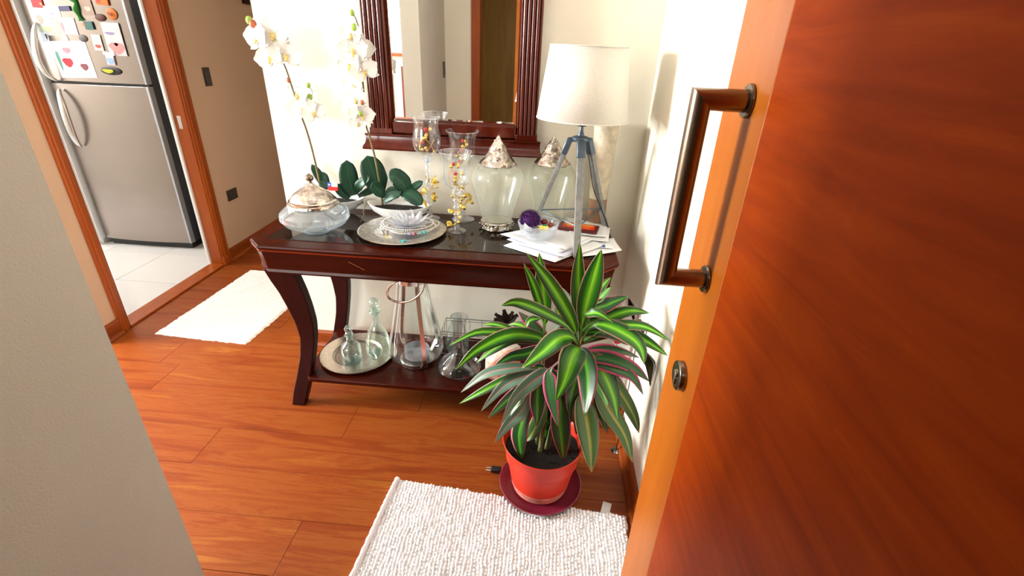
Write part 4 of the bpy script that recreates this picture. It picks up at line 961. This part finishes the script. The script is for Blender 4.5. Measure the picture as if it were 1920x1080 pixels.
def bob(x, y, s_, t_):
    x0 = x; x = x+.006*noise.noise(Vector((x*22, y*22, 8))); x_ = x
    ix = math.floor(x/cell); rx = random.Random(ix*7919).random(); yy = y/(cell*1.12)+rx*3+.5*noise.noise(Vector((x*9, y*9, 3))); iy = math.floor(yy)
    rr_ = random.Random((ix*7919+iy*104729) & 0xffffff).random()
    u = (x/cell-ix-.5)*2; v = (yy-iy-.5)*2
    d = u*u*.9+v*v*.9
    if (x-.207)**2+(y+.838)**2 < .148**2: return .003
    return .004+.010*math.sqrt(max(0, 1-d))*(.65+.6*rr_)+.003*noise.noise(Vector((x*14, y*14, 5)))
rg = thing('bobble_rug', 'white bobble-textured cotton rug in front of the potted plant', 'rug', (.08, -1.2, 0))
rm = rugmesh((-.338, -.872), (.527, -.945), (.480, -1.56), (-.385, -1.50), 300, 215, bob)
o = rm.build('rug_pile', m_rug, rg, world=True, angle=180); o['kind'] = 'stuff'
# stitched left hem and label
MB().tube(catmull([(-.340, -.874, .012), (-.352, -1.0, .013), (-.366, -1.2, .013), (-.388, -1.5, .012)], 60), [.0095+.0015*math.sin(i*1.9) for i in range(60)], 8).build('hem', m_rug, rg, world=True)
lb = on(1137, 950, .004)
o = MB().box(-.016, -.034, 0, .016, .020, .0012, .0004, Matrix.Rotation(-.28, 4, 'Z')).build('care_label', flat('label_white', (.86, .86, .87)), rg); o.location = Vector((lb.x, lb.y, .003))-rg.location; o['label'] = 'white care label poking out behind the rug'
lb2 = on(1121, 963, .004)
o = MB().box(-.022, -.010, 0, .022, .006, .0022, .0006, Matrix.Rotation(-.35, 4, 'Z')).build('label_stub', m_black, rg); o.location = Vector((lb2.x, lb2.y, .003))-rg.location

def weave(x, y, s_, t_):
    r_ = math.sin(y*2*PI/.016)*.5+.5
    return .005+.004*r_*(.7+.5*noise.noise(Vector((x*60, y*60, 2))))+.002*noise.noise(Vector((x*12, y*12, 9)))
rg2 = thing('woven_rug', 'cream woven cotton rug in front of the kitchen doorway', 'rug', (-1.67, .35, 0))
rm = rugmesh((-1.925, .83), (-1.36, .86), (-1.425, -.065), (-1.975, -.035), 90, 190, weave, .007)
o = rm.build('rug_pile', m_rug2, rg2, world=True, angle=180); o['kind'] = 'stuff'

# ------------------------------------------------------------------ potted cordyline
PX, PY = .205, -.838
sa = MB().lathe([(0, 0), (.125, 0), (.135, .003), (.150, .016), (.157, .024), (.153, .026), (.146, .018), (.13, .008), (0, .006)], 56).build('saucer', m_saucer, None, (PX+.002, PY, .0075))
tag(sa, 'maroon plastic saucer under the red pot, touching the rug', 'saucer')
plant = thing('potted_cordyline', 'bushy cordyline with pink-edged striped leaves in a red plastic pot', 'plant', (PX, PY, .0138))
PH = .232
lobj('pot', [(0, 0), (.096, 0), (.101, .006), (.102, .024), (.108, .028), (.118, .09), (.132, .17), (.143, PH-.012), (.1475, PH-.003), (.1460, PH), (.1425, PH-.004), (.137, PH-.03), (.133, .15), (.0, .149)], m_redpot, plant, seg=64)
lobj('limescale_band', [(.1025, .008), (.1032, .024), (.1090, .030), (.1115, .045)], m_limes, plant, seg=64, cap=False, wob=lambda a, z: 1+.0015*math.sin(a*7+z*50))
so = MB().lathe([(0, PH-.050), (.05, PH-.046), (.10, PH-.052), (.1335, PH-.046)], 40, cap=False)
for i, v in enumerate(so.v): so.v[i] = (v[0], v[1], v[2]+.008*noise.noise(Vector(v)*45))
so.build('soil', m_soil, plant)
for k in range(14):
    a = R(0, 6.28); r_ = R(.02, .12); MB().ball((r_*math.cos(a), r_*math.sin(a), PH-.046), R(.003, .007), 7, 5, .7, .15).build('soil_crumb', m_soil, plant)
YP = PY
crA = at(1086, 652, YP); crB = at(1020, 650, YP+.05); crC = at(1028, 705, YP+.0); crD = at(1105, 690, YP+.02)
s0 = Vector((PX, PY, PH-.05))
def trunk(P, r0, r1, nm='cane'): 
    m_c = flat('green_brown_cane', (.42, .45, .28)); MB().tube(catmull(P, 16), [r0+(r1-r0)*i/15+.0006*math.sin(i*2.4) for i in range(16)], 10).build(nm, m_c, plant, world=True)
trunk([s0+Vector((.015, .0, 0)), (s0+crA)/2+Vector((.0, .01, 0)), crA], .010, .007)
trunk([s0+Vector((-.02, .02, 0)), (s0+crB)/2+Vector((-.01, .03, 0)), crB], .009, .006)
trunk([s0+Vector((-.01, -.02, 0)), (s0+crC)/2, crC], .009, .006)
CR = {'A': (1086, 650, YP), 'B': (1020, 645, YP+.05), 'C': (1028, 705, YP), 'D': (1098, 672, YP)}
# crown, points (px) from stem to tip, width in px, kind, depth change to the tip (negative = towards the camera)
LV = [
 ('A', [(1089, 600), (1084, 530), (1087, 453)], 29, 'G', .02), ('A', [(1094, 592), (1112, 525), (1128, 468)], 37, 'G', -.03),
 ('A', [(1073, 603), (1034, 535), (987, 474)], 27, 'G', -.02), ('A', [(1064, 612), (1010, 581), (968, 567), (940, 573)], 21, 'G', -.05),
 ('B', [(1017, 590), (1001, 536), (982, 494)], 17, 'G', .03), ('B', [(1022, 592), (1017, 530), (1011, 474)], 27, 'G', .04),
 ('A', [(1110, 565), (1126, 540), (1145, 520)], 16, 'G', .10), ('A', [(1108, 580), (1124, 560), (1145, 538)], 20, 'L', .09),
 ('A', [(1100, 590), (1140, 571), (1179, 555)], 29, 'D', .05), ('A', [(1094, 614), (1134, 598), (1180, 583), (1218, 587)], 23, 'G', .02),
 ('A', [(1092, 597), (1105, 588), (1122, 588), (1150, 605)], 17, 'G', -.07), ('A', [(1112, 612), (1175, 609), (1215, 615), (1257, 640)], 19, 'G', -.10),
 ('A', [(1135, 616), (1180, 625), (1217, 643), (1252, 667)], 22, 'G', -.10), ('A', [(1108, 612), (1140, 611), (1182, 632), (1202, 655), (1208, 683)], 31, 'G', -.14),
 ('A', [(1090, 640), (1120, 633), (1157, 630)], 14, 'D', .03), ('A', [(1100, 636), (1135, 620), (1168, 627)], 15, 'L', .04),
 ('D', [(1104, 660), (1135, 655), (1170, 660), (1199, 671)], 21, 'P', .03), ('D', [(1104, 668), (1145, 672), (1188, 690), (1217, 715)], 27, 'P', -.04),
 ('D', [(1100, 672), (1150, 688), (1186, 707), (1206, 740)], 30, 'P', -.08),
 ('A', [(1082, 655), (1072, 672), (1062, 705), (1042, 752)], 45, 'G', -.15), ('A', [(1094, 664), (1102, 700), (1102, 740), (1096, 782)], 40, 'D', -.14),
 ('D', [(1112, 672), (1134, 705), (1150, 745), (1158, 787)], 36, 'G', -.10), ('D', [(1108, 690), (1120, 715), (1132, 740), (1140, 762)], 16, 'L', -.08),
 ('A', [(1070, 632), (1045, 637), (1015, 662), (978, 691)], 38, 'G', -.13),
 ('B', [(1005, 628), (955, 625), (895, 623), (842, 648)], 18, 'G', -.04), ('B', [(1008, 632), (955, 628), (895, 656), (854, 693)], 25, 'G', -.08),
 ('B', [(1005, 636), (965, 633), (925, 655), (893, 681)], 24, 'G', -.05), ('B', [(985, 632), (950, 615), (925, 608), (905, 609)], 13, 'G', .03),
 ('B', [(1010, 632), (985, 614), (968, 608), (951, 610)], 15, 'G', .05), ('B', [(1025, 640), (1000, 612), (985, 598), (972, 584)], 22, 'P', .06),
 ('B', [(1020, 602), (1005, 598), (992, 602), (986, 615)], 13, 'G', -.03),
 ('B', [(1012, 655), (985, 664), (955, 670), (922, 691)], 22, 'D', -.02),
 ('C', [(985, 690), (945, 692), (905, 704), (864, 736)], 20, 'T', .0), ('C', [(1000, 694), (949, 712), (900, 736), (861, 757)], 17, 'G', .02),
 ('C', [(1006, 700), (965, 712), (935, 733), (902, 771)], 22, 'T', -.03), ('C', [(1022, 700), (995, 718), (965, 748), (940, 796)], 26, 'T', -.07),
 ('C', [(996, 735), (978, 770), (953, 795), (928, 829)], 24, 'T', -.08), ('C', [(994, 728), (970, 755), (955, 775), (944, 800)], 16, 'L', -.05),
 ('C', [(995, 755), (977, 800), (974, 830), (979, 864)], 32, 'D', -.08), ('C', [(1012, 715), (1008, 750), (1008, 775), (1006, 799)], 28, 'D', -.06),
 ('C', [(1025, 755), (1012, 785), (998, 812), (986, 828)], 26, 'O', -.03), ('C', [(1050, 745), (1050, 790), (1054, 830), (1056, 863)], 34, 'D', -.06),
 ('D', [(1090, 740), (1098, 780), (1106, 835), (1109, 886)], 40, 'O', -.10), ('D', [(1112, 735), (1122, 765), (1130, 785), (1139, 812)], 18, 'D', .0),
 ('D', [(1120, 725), (1140, 768), (1170, 815), (1186, 868)], 31, 'O', -.04), ('D', [(1135, 700), (1165, 740), (1188, 780), (1198, 812)], 24, 'O', .02),
 ('A', [(1034, 690), (1032, 715), (1036, 750), (1046, 800)], 28, 'P', -.10), ('A', [(1080, 592), (1068, 582), (1052, 600), (1038, 620)], 18, 'T', .05),
 ('A', [(1072, 585), (1066, 565), (1056, 541)], 14, 'T', .09), ('A', [(1054, 600), (1047, 588), (1041, 577)], 9, 'G', .08),
 ('A', [(1105, 600), (1075, 616), (1054, 625)], 18, 'L', .03), ('C', [(1040, 700), (1025, 740), (1020, 770), (1022, 800)], 24, 'D', .03),
 ('D', [(1090, 690), (1078, 720), (1070, 750), (1068, 780)], 26, 'D', -.03), ('C', [(1010, 690), (980, 735), (975, 760), (962, 785)], 22, 'D', .04),
 ('D', [(1075, 740), (1062, 790), (1040, 812), (1034, 820)], 18, 'O', .0),
 ('C', [(1030, 720), (1028, 760), (1024, 800), (1020, 830)], 24, 'D', .06), ('D', [(1085, 720), (1085, 770), (1080, 815)], 24, 'D', .06),
 ('C', [(1000, 715), (970, 735), (940, 760), (915, 785)], 20, 'D', .05), ('D', [(1125, 690), (1150, 710), (1175, 745), (1190, 780)], 22, 'D', .04),
 ('A', [(1100, 625), (1140, 625), (1175, 640), (1200, 650)], 18, 'D', .05),
 ('C', [(1040, 705), (1050, 730), (1056, 770), (1058, 810)], 26, 'P', .02),
]
rl = random.Random(11)
for (cr_, px, wd, kind, dz) in LV:
    c = CR[cr_]; pts = [c[:2]]+px; n = len(pts)
    # arc-length based depth: most of the change happens towards the tip
    P = [at(u, v, c[2]+dz*(i/(n-1))**1.3) for i, (u, v) in enumerate(pts)]
    P[0] = at(*c)
    wm = pxm(wd, P[-2])*1.12
    tl = rl.uniform(-.25, .25); fx = Vector((tl*1.6, 0, rl.uniform(.1, .5)))
    tot = sum((P[i+1]-P[i]).length for i in range(n-1)); L0 = (P[1]-P[0]).length/tot
    def pf(s, L0=L0):
        a = max(.12, 1-L0*1.0)
        if s < L0*.7: return .10+.08*s
        q_ = (s-L0*.7)/(1-L0*.7)
        return max(.12, math.sin(PI*q_**.80)**.80) if q_ < .999 else .02
    # resample on arc length so the petiole stays short
    blade(P, wm, 18, 8, .22, lambda p, fx=fx: (tocam(p)*.75+fx).normalized(), pf, twist=rl.uniform(-.35, .35), wave=.035).build('leaf', LM[kind], plant, world=True, angle=180, solid=.0007)
# buds / young shoot
for k in range(4):
    a = R(0, 6); MB().tube([crA, crA+Vector((.010*math.cos(a), .010*math.sin(a), .05))], [.004, .001], 6).build('young_shoot', LM['G'], plant, world=True)

# power plug on the floor
pg = on(930, 880, .012); pt = thing('power_plug', 'black two-pin power plug lying on the floor beside the red pot', 'plug', (pg.x, pg.y, 0.0))
MB().box(-.020, -.012, .002, .020, .012, .020, .004).build('plug_body', m_black, pt)
MB().tube([(.018, 0, .010), (.028, .001, .009), (.034, .002, .008)], [.006, .004, .003], 8).build('strain_relief', m_black, pt)
for s_ in (-1, 1): MB().tube([(-.020, .007*s_, .011), (-.040, .006*s_, .011)], .0022, 8).build('pin', m_steel, pt)
MB().tube(catmull([(.034, .002, .008), (.045, .03, .004), (.05, .12, .003), (.12, .22, .003), (.24, .32, .003)], 24), .003, 6).build('cord', m_black, pt)

# metal leaf stake behind the plant by the right wall
ms = thing('metal_leaf_stake', 'slim floor ornament of dark mirror-like metal leaves behind the plant by the right wall', 'ornament', (.525, -.62, 0))
m_plate = plain('polished_gunmetal', (.30, .31, .34), .15, 1, scale=20, var=.2)
MB().lathe([(0, 0), (.022, 0), (.022, .004), (.006, .008), (0, .008)], 20).build('foot', m_plate, ms)
MB().tube([(0, 0, .004), (.01, .02, .3), (.012, .03, .62)], .003, 8).build('rod', m_plate, ms)
for (px_, wd, y_) in (([(1178, 556), (1186, 580), (1188, 605)], 20, -.43), ([(1199, 596), (1204, 612), (1206, 636)], 18, -.60), ([(1208, 655), (1219, 682), (1219, 724)], 34, -.82)):
    P = [at(u, v, y_) for u, v in px_]; w_ = pxm(wd, P[0])
    mid_ = P[1]; root = Vector((.535, -.595, P[1].z))
    MB().tube([root, mid_], .0015, 6).build('twig', m_plate, ms, world=True)
    blade(P, w_, 9, 4, .1, (-.75, -.6, .1), lambda s: max(.03, 1-abs(s-.42)/.58 if s > .42 else s/.42)).build('metal_leaf', m_plate, ms, world=True, solid=.002)
q = at(1158, 637, -.30); rf = thing('red_artificial_flower', 'small red silk flower on a stem behind the plant leaves', 'flower', (q.x, q.y, 0))
MB().lathe([(0, 0), (.03, 0), (.034, .05), (.03, .10), (.025, .10), (.026, .02), (0, .02)], 24).build('holder', m_white_cer, rf)
MB().tube([(q.x, q.y, .02), q], .002, 6).build('stalk', m_stem, rf, world=True)
for k in range(6):
    a = k*PI/3; d = Vector((math.cos(a), -.25, math.sin(a))); blade([q, q+d*.010, q+d*.020], .018, 6, 4, .2, (0, -1, .3), lambda s: .4+.6*math.sin(PI*min(1, s))).build('petal', flat('silk_red', (.85, .05, .2)), rf, world=True, solid=.0008)

# ------------------------------------------------------------------ wall plates
def plate(name, y, z, w_, h_, label):
    t = thing(name, label, 'wall plate', (XL, y, z)); MB().box(0, -w_/2, -h_/2, .008, w_/2, h_/2, .002).build('cover', flat('dark_grey_plate', (.22, .19, .17), .35), t); return t
t = plate('light_switch', 1.185, 1.254, .068, .115, 'dark grey upright light switch on the corridor wall')
MB().box(.007, -.018, -.035, .012, .018, .035, .002).build('rocker', flat('dark_rocker', (.28, .25, .23), .35), t)
t = plate('power_outlet', 1.165, .455, .115, .078, 'dark grey power outlet low on the corridor wall')
for k in (-1, 0, 1): MB().ball((.008, k*.013, 0), .0035, 8, 5).build('socket_hole', m_black, t)
hk = at(458, 2, 1.9); hk = Vector((XL+.0, 0, 0)); d = ray(460, 2); s_ = (XL-CAM.x)/d.x; hk = CAM+d*s_
t = thing('wall_hook_board', 'small dark wooden ornament high on the corridor wall', 'ornament', (XL, hk.y, hk.z))
MB().box(0, -.05, -.02, .02, .06, .16, .004).build('board', m_darkleg, t); MB().tube([(.01, 0, 0), (.035, 0, -.01), (.035, 0, .015)], .004, 8).build('hook', m_bronze, t)
# light switch on the inner face of the front wall, seen in the mirror
t = thing('light_switch', 'dark narrow light switch near the front door, seen in the mirror', 'wall plate', (-.735, -2.12, 1.32)); MB().box(0, -.03, -.06, .008, .03, .06, .002).build('cover', flat('dark_grey_plate', (.22, .19, .17), .35), t)
MB().box(.007, -.012, -.03, .011, .012, .03, .002).build('rocker', flat('dark_rocker', (.28, .25, .23), .35), t)

# ------------------------------------------------------------------ kitchen: fridge, magnets, cupboard
FY = 1.118; FX0, FX1 = -3.25, -2.552
fr = thing('refrigerator', 'stainless steel two-door refrigerator with curved handles in the kitchen', 'refrigerator', ((FX0+FX1)/2, FY+.34, .003))
MB().box(FX0+.005, FY+.045, .05, FX1-.002, FY+.68, 1.80, .008).build('cabinet', m_fside, fr, world=True)
def fdoor(name, z0, z1):
    mb = MB(); n = 16; vs = []
    for z in (z0, z1):
        for i in range(n+1):
            s_ = i/n; x = FX0+(FX1-FX0)*s_; bow = .022*(1-(2*s_-1)**2); vs.append((x, FY+.010-bow, z))
        for i in range(n, -1, -1): s_ = i/n; vs.append((FX0+(FX1-FX0)*s_, FY+.045, z))
    k = 2*(n+1); mb.add(vs, [tuple(range(k)), tuple(range(k, 2*k))[::-1]]+[(i, (i+1) % k, (i+1) % k+k, i+k) for i in range(k)])
    return mb.build(name, m_steel_f, fr, world=True, angle=30, bevel=.004)
fdoor('lower_door', .055, 1.178); fdoor('upper_door', 1.192, 1.80)
for z0, z1 in ((.055, 1.178), (1.192, 1.80)):
    MB().box(FX1-.012, FY+.001, z0, FX1+.004, FY+.047, z1, .003).build('door_edge', m_ftrim, fr, world=True)
MB().box(FX0, FY+.02, 1.178, FX1, FY+.06, 1.192).build('door_gap', m_black, fr, world=True)
MB().box(FX0+.02, FY+.03, 0.003, FX1-.02, FY+.60, .055, .004).build('plinth', m_black, fr, world=True)
for px_ in ([(60, 42), (68, 70), (76, 105), (88, 135), (100, 152)], [(104, 168), (120, 195), (132, 225), (141, 255), (146, 276)]):
    P = catmull([at(u, v, FY-.04) for u, v in px_], 22)
    for i, p in enumerate(P): p.y = FY-.014-.05*math.sin(PI*i/21)**.7
    MB().tube(P, [.010+.014*math.sin(PI*i/21)**.7 for i in range(22)], 14, flatk=.7).build('handle', m_steel, fr, world=True)
# magnets and cards: px centre, size px, colour, label, details
MG = [
 ('card', 138, 112, 72, 56, (.90, .87, .88), 'large white greeting card with red and green drawing on the fridge door', [(-12, 4, 20, 16, (.86, .16, .24)), (18, 12, 15, 12, (.5, .25, .28)), (-28, 0, 6, 34, (.35, .62, .56)), (-6, -16, 16, 10, (.93, .55, .6))], 'card'),
 ('card', 214, 74, 35, 50, (.80, .78, .80), 'card with a grey top and pink lower half at the right of the fridge door', [(2, 14, 30, 20, (.93, .55, .55)), (-4, -10, 20, 5, (.58, .52, .68)), (2, 8, 8, 6, (.8, .3, .28))], 'card'),
 ('card', 183, 80, 18, 24, (.85, .80, .78), 'small white card with a red mark left of the pink card', [(0, 6, 12, 6, (.8, .25, .22))], 'card'),
 ('shirt_magnet', 206, 104, 20, 12, (.86, .83, .86), 'white and pale blue shirt-shaped magnet below the pink card', [(0, 9, 15, 12, (.58, .70, .88))], 'magnet'),
 ('oval_magnet', 208, 133, 40, 13, (.16, .16, .12), 'long black and yellow magnet just above the door gap', [(-2, 0, 22, 7, (.72, .72, .12))], 'magnet'),
 ('card', 129, 49, 30, 25, (.88, .84, .88), 'white note with a pink left edge above the large card', [(-12, 2, 5, 18, (.85, .55, .6))], 'card'),
 ('photo', 86, 45, 42, 34, (.70, .72, .70), 'pale grey-green photo at the left of the fridge door', [(-8, -8, 12, 14, (.80, .60, .55)), (0, 8, 26, 6, (.70, .76, .58))], 'photo'),
 ('card', 99, 23, 30, 18, (.92, .90, .92), 'small white note above the pale photo', [(-2, 3, 8, 4, (.9, .6, .65))], 'card'),
 ('red_magnet', 71, 6, 22, 13, (.75, .12, .16), 'bright red magnet at the top left of the fridge', [(8, 1, 5, 5, (.8, .55, .25))], 'magnet'),
 ('navy_magnet', 122, 16, 22, 7, (.28, .26, .42), 'flat navy magnet beside the green one', [], 'magnet'),
 ('green_magnet', 142, 16, 15, 34, (.16, .50, .18), 'long curled green magnet at the top of the fridge', [(2, 6, 6, 12, (.25, .65, .25))], 'magnet'),
 ('photo', 164, 14, 21, 22, (.66, .56, .50), 'small beige photo right of the green magnet', [(0, 2, 12, 8, (.8, .72, .66))], 'photo'),
 ('orange_magnet', 192, 3, 24, 10, (.90, .42, .08), 'orange and red magnet at the very top of the door', [(-6, 0, 8, 6, (.8, .2, .15))], 'magnet'),
 ('ring_magnet', 209, 26, 22, 18, (.80, .45, .16), 'round orange-brown magnet at the upper right of the door', [(0, 0, 8, 6, (.6, .25, .08))], 'magnet'),
 ('brown_magnet', 188, 33, 21, 11, (.34, .14, .08), 'dark brown magnet left of the round orange one', [], 'magnet'),
 ('teal_magnet', 168, 48, 16, 12, (.22, .40, .38), 'dark teal magnet with an orange end in the middle of the door', [(-9, -2, 5, 6, (.8, .5, .3))], 'magnet'),
 ('grey_magnet', 156, 72, 17, 11, (.36, .33, .32), 'small dark grey magnet above the large card', [], 'magnet'),
 ('white_magnet', 123, 74, 13, 17, (.95, .94, .93), 'white blob-shaped magnet at the top of the large card', [], 'magnet'),
 ('figure_magnet', 86, 70, 14, 14, (.80, .84, .90), 'small pale blue and black magnet beside the upper handle', [(4, -2, 4, 10, (.12, .12, .14))], 'magnet'),
]
for i, (nm, u, v, wp, hp, col, lab, det, cat) in enumerate(MG):
    P = at(u, v, FY); s_ = (P.x-FX0)/(FX1-FX0); ys = FY+.010-.022*(1-(2*s_-1)**2)-.002
    P = at(u, v, ys); w_, h_ = pxm(wp, P), pxm(hp, P)*1.12; th = .003 if cat in ('card', 'photo') else .008
    t = thing(nm, lab, cat, (P.x, ys, P.z)); t.rotation_euler = (0, R(-.06, .06), 0)
    if 'oval' in nm or 'ring' in nm or 'white_m' in nm or 'grey' in nm or 'brown' in nm:
        mb = MB().ball((0, 0, 0), .5, 20, 12); mb.v = [(x*w_, y*th*2, z*h_) for x, y, z in mb.v]; mb.build('face', flat(nm+'_paint', col), t)
    elif 'green' in nm:
        MB().tube(catmull([(-.3*w_, -.006, .5*h_), (.3*w_, -.006, .25*h_), (.1*w_, -.006, -.1*h_), (.4*w_, -.006, -.5*h_)], 14), [.3*w_+.1*w_*math.sin(k) for k in range(14)], 10, flatk=.8).build('face', flat(nm+'_paint', col), t)
    elif 'shirt' in nm:
        o8 = [(-.5, .5), (-.2, .5), (0, .38), (.2, .5), (.5, .5), (.6, .1), (.38, 0), (.36, -1.2), (-.36, -1.2), (-.38, 0), (-.6, .1)]
        k = len(o8); mb = MB().add([(x*w_, y, z*h_) for y in (-th, 0) for x, z in o8], [tuple(range(k)), tuple(range(k, 2*k))[::-1]]+[(a, (a+1) % k, (a+1) % k+k, a+k) for a in range(k)]); mb.build('face', flat(nm+'_paint', col), t, smooth=False)
    else: MB().box(-w_/2, -th, -h_/2, w_/2, 0, h_/2, .001).build('face', flat(nm+'_paint%d' % i, col), t)
    for (du, dv, ww, hh, c2) in det:
        a, b = pxm(ww, P)/2, pxm(hh, P)/2; cx_, cz_ = pxm(du, P), -pxm(dv, P)
        o8 = [(cx_+a*math.cos(2*PI*k/10+.3)*(1+.2*math.sin(k*2.1)), cz_+b*math.sin(2*PI*k/10+.3)*(1+.2*math.cos(k*1.7))) for k in range(10)]
        dd = -th*(2.1 if ('oval' in nm or 'ring' in nm) else 1)-.0008
        mb = MB().add([(x, y, z) for y in (dd, dd+.003) for x, z in o8], [tuple(range(10)), tuple(range(10, 20))[::-1]]+[(k, (k+1) % 10, (k+1) % 10+10, k+10) for k in range(10)])
        mb.build('motif', flat('motif_%d_%d' % (i, int(du*10)), c2), t, smooth=False)
# cupboard beside the fridge
cb_ = thing('kitchen_cabinet', 'tall white kitchen cabinet left of the refrigerator', 'cabinet', (-3.6, 1.4, .003))
MB().box(-3.95, 1.10, .05, -3.275, 1.98, 2.2, .004).build('carcass', m_white, cb_, world=True); MB().box(-3.93, 1.14, .003, -3.30, 1.95, .05).build('plinth', m_white, cb_, world=True)
MB().box(-3.94, 1.08, .06, -3.285, 1.10, 2.19, .003).build('door', m_white, cb_, world=True)
MB().tube([(-3.33, 1.055, .95), (-3.33, 1.055, 1.15)], .006, 8).build('handle', m_steel, cb_, world=True)
# black bin beside the fridge with a blue-white sticker
bn = on(374, 455, .0); bi = thing('black_bin', 'black plastic bin with a round pale sticker beside the refrigerator', 'bin', (-2.44, 1.30, .003))
MB().box(-.085, -.09, 0, .085, .20, .30, .012).build('bin_body', m_black, bi); MB().box(-.088, -.094, .298, .088, .204, .325, .006).build('bin_lid', m_black, bi)
mb = MB().lathe([(.0, 0), (.022, 0), (.022, .002), (0, .002)], 24); Mx = Matrix.Translation((-.035, -.0905, .20)) @ Matrix.Rotation(PI/2, 4, 'X'); mb.v = [Mx @ Vector(v) for v in mb.v]
mb.build('sticker', flat('sticker_blue', (.62, .80, .92)), bi)
# white carrier bag hanging on the fridge side
p = at(262, 20, 1.30); bg = thing('hanging_bag', 'white plastic bag hanging beside the top of the refrigerator', 'bag', (-2.508, 1.32, p.z))
MB().lathe([(.0, -.22), (.03, -.205), (.05, -.17), (.06, -.10), (.05, 0), (.028, .10), (.012, .16)], 20, sx=.45, sy=1.3, wob=lambda a, z: 1+.12*math.sin(a*5+z*20)).build('bag_body', flat('white_plastic_bag', (.86, .87, .90), .4), bg)
MB().tube([(0, -.04, .14), (-.01, 0, .24), (0, .04, .14)], .004, 6).build('bag_handle', flat('white_plastic_bag', (.86, .87, .90), .4), bg)

# ------------------------------------------------------------------ things of the living room, seen only in the mirror
ch_ = thing('dining_chair', 'dark wooden high-backed chair in the living room, seen in the mirror', 'chair', (-1.42, -3.3, 0), rz=.5)
MB().box(-.21, -.21, .42, .21, .21, .47, .01).build('seat', m_frame, ch_)
MB().box(-.20, -.225, .60, .20, -.195, 1.24, .008).build('backrest', m_darkleg, ch_)
for sx_ in (-1, 1):
    MB().bar((sx_*.19, -.21, 0), (sx_*.19, -.21, 1.27), .04, .04, up=(0, 1, 0)).build('leg', m_frame, ch_); MB().bar((sx_*.19, .19, 0), (sx_*.19, .19, .43), .04, .04, up=(0, 1, 0)).build('leg', m_frame, ch_)
for (x_, sd_, lab, colf) in ((-1.78, 1, 'white flower bunch on the living room window ledge, seen in the mirror', m_petal), (-1.55, 2, 'small green plant on the living room window ledge, seen in the mirror', m_orch)):
    t = thing('ledge_plant', lab, 'plant', (x_, -4.92, 1.37)); rnd = random.Random(sd_)
    MB().lathe([(0, 0), (.04, 0), (.05, .07), (.046, .07), (.04, .02), (0, .02)], 20).build('pot', m_white_cer, t)
    for k in range(16):
        a = rnd.uniform(0, 6.28); el = rnd.uniform(.4, 1.4); L_ = rnd.uniform(.10, .17); e_ = Vector((math.cos(a)*math.cos(el), math.sin(a)*math.cos(el), math.sin(el)))*L_+Vector((0, 0, .06))
        if sd_ == 2 or k < 6: blade([Vector((0, 0, .05)), e_*.6+Vector((0, 0, .02)), e_], .035, 7, 4, .2, (0, .5, 1)).build('leaf', m_orch, t, solid=.001)
        else: MB().ball(e_, .028, 8, 6, .8, .12).build('blossom', flat('pale_blossom', (.93, .92, .75)), t)
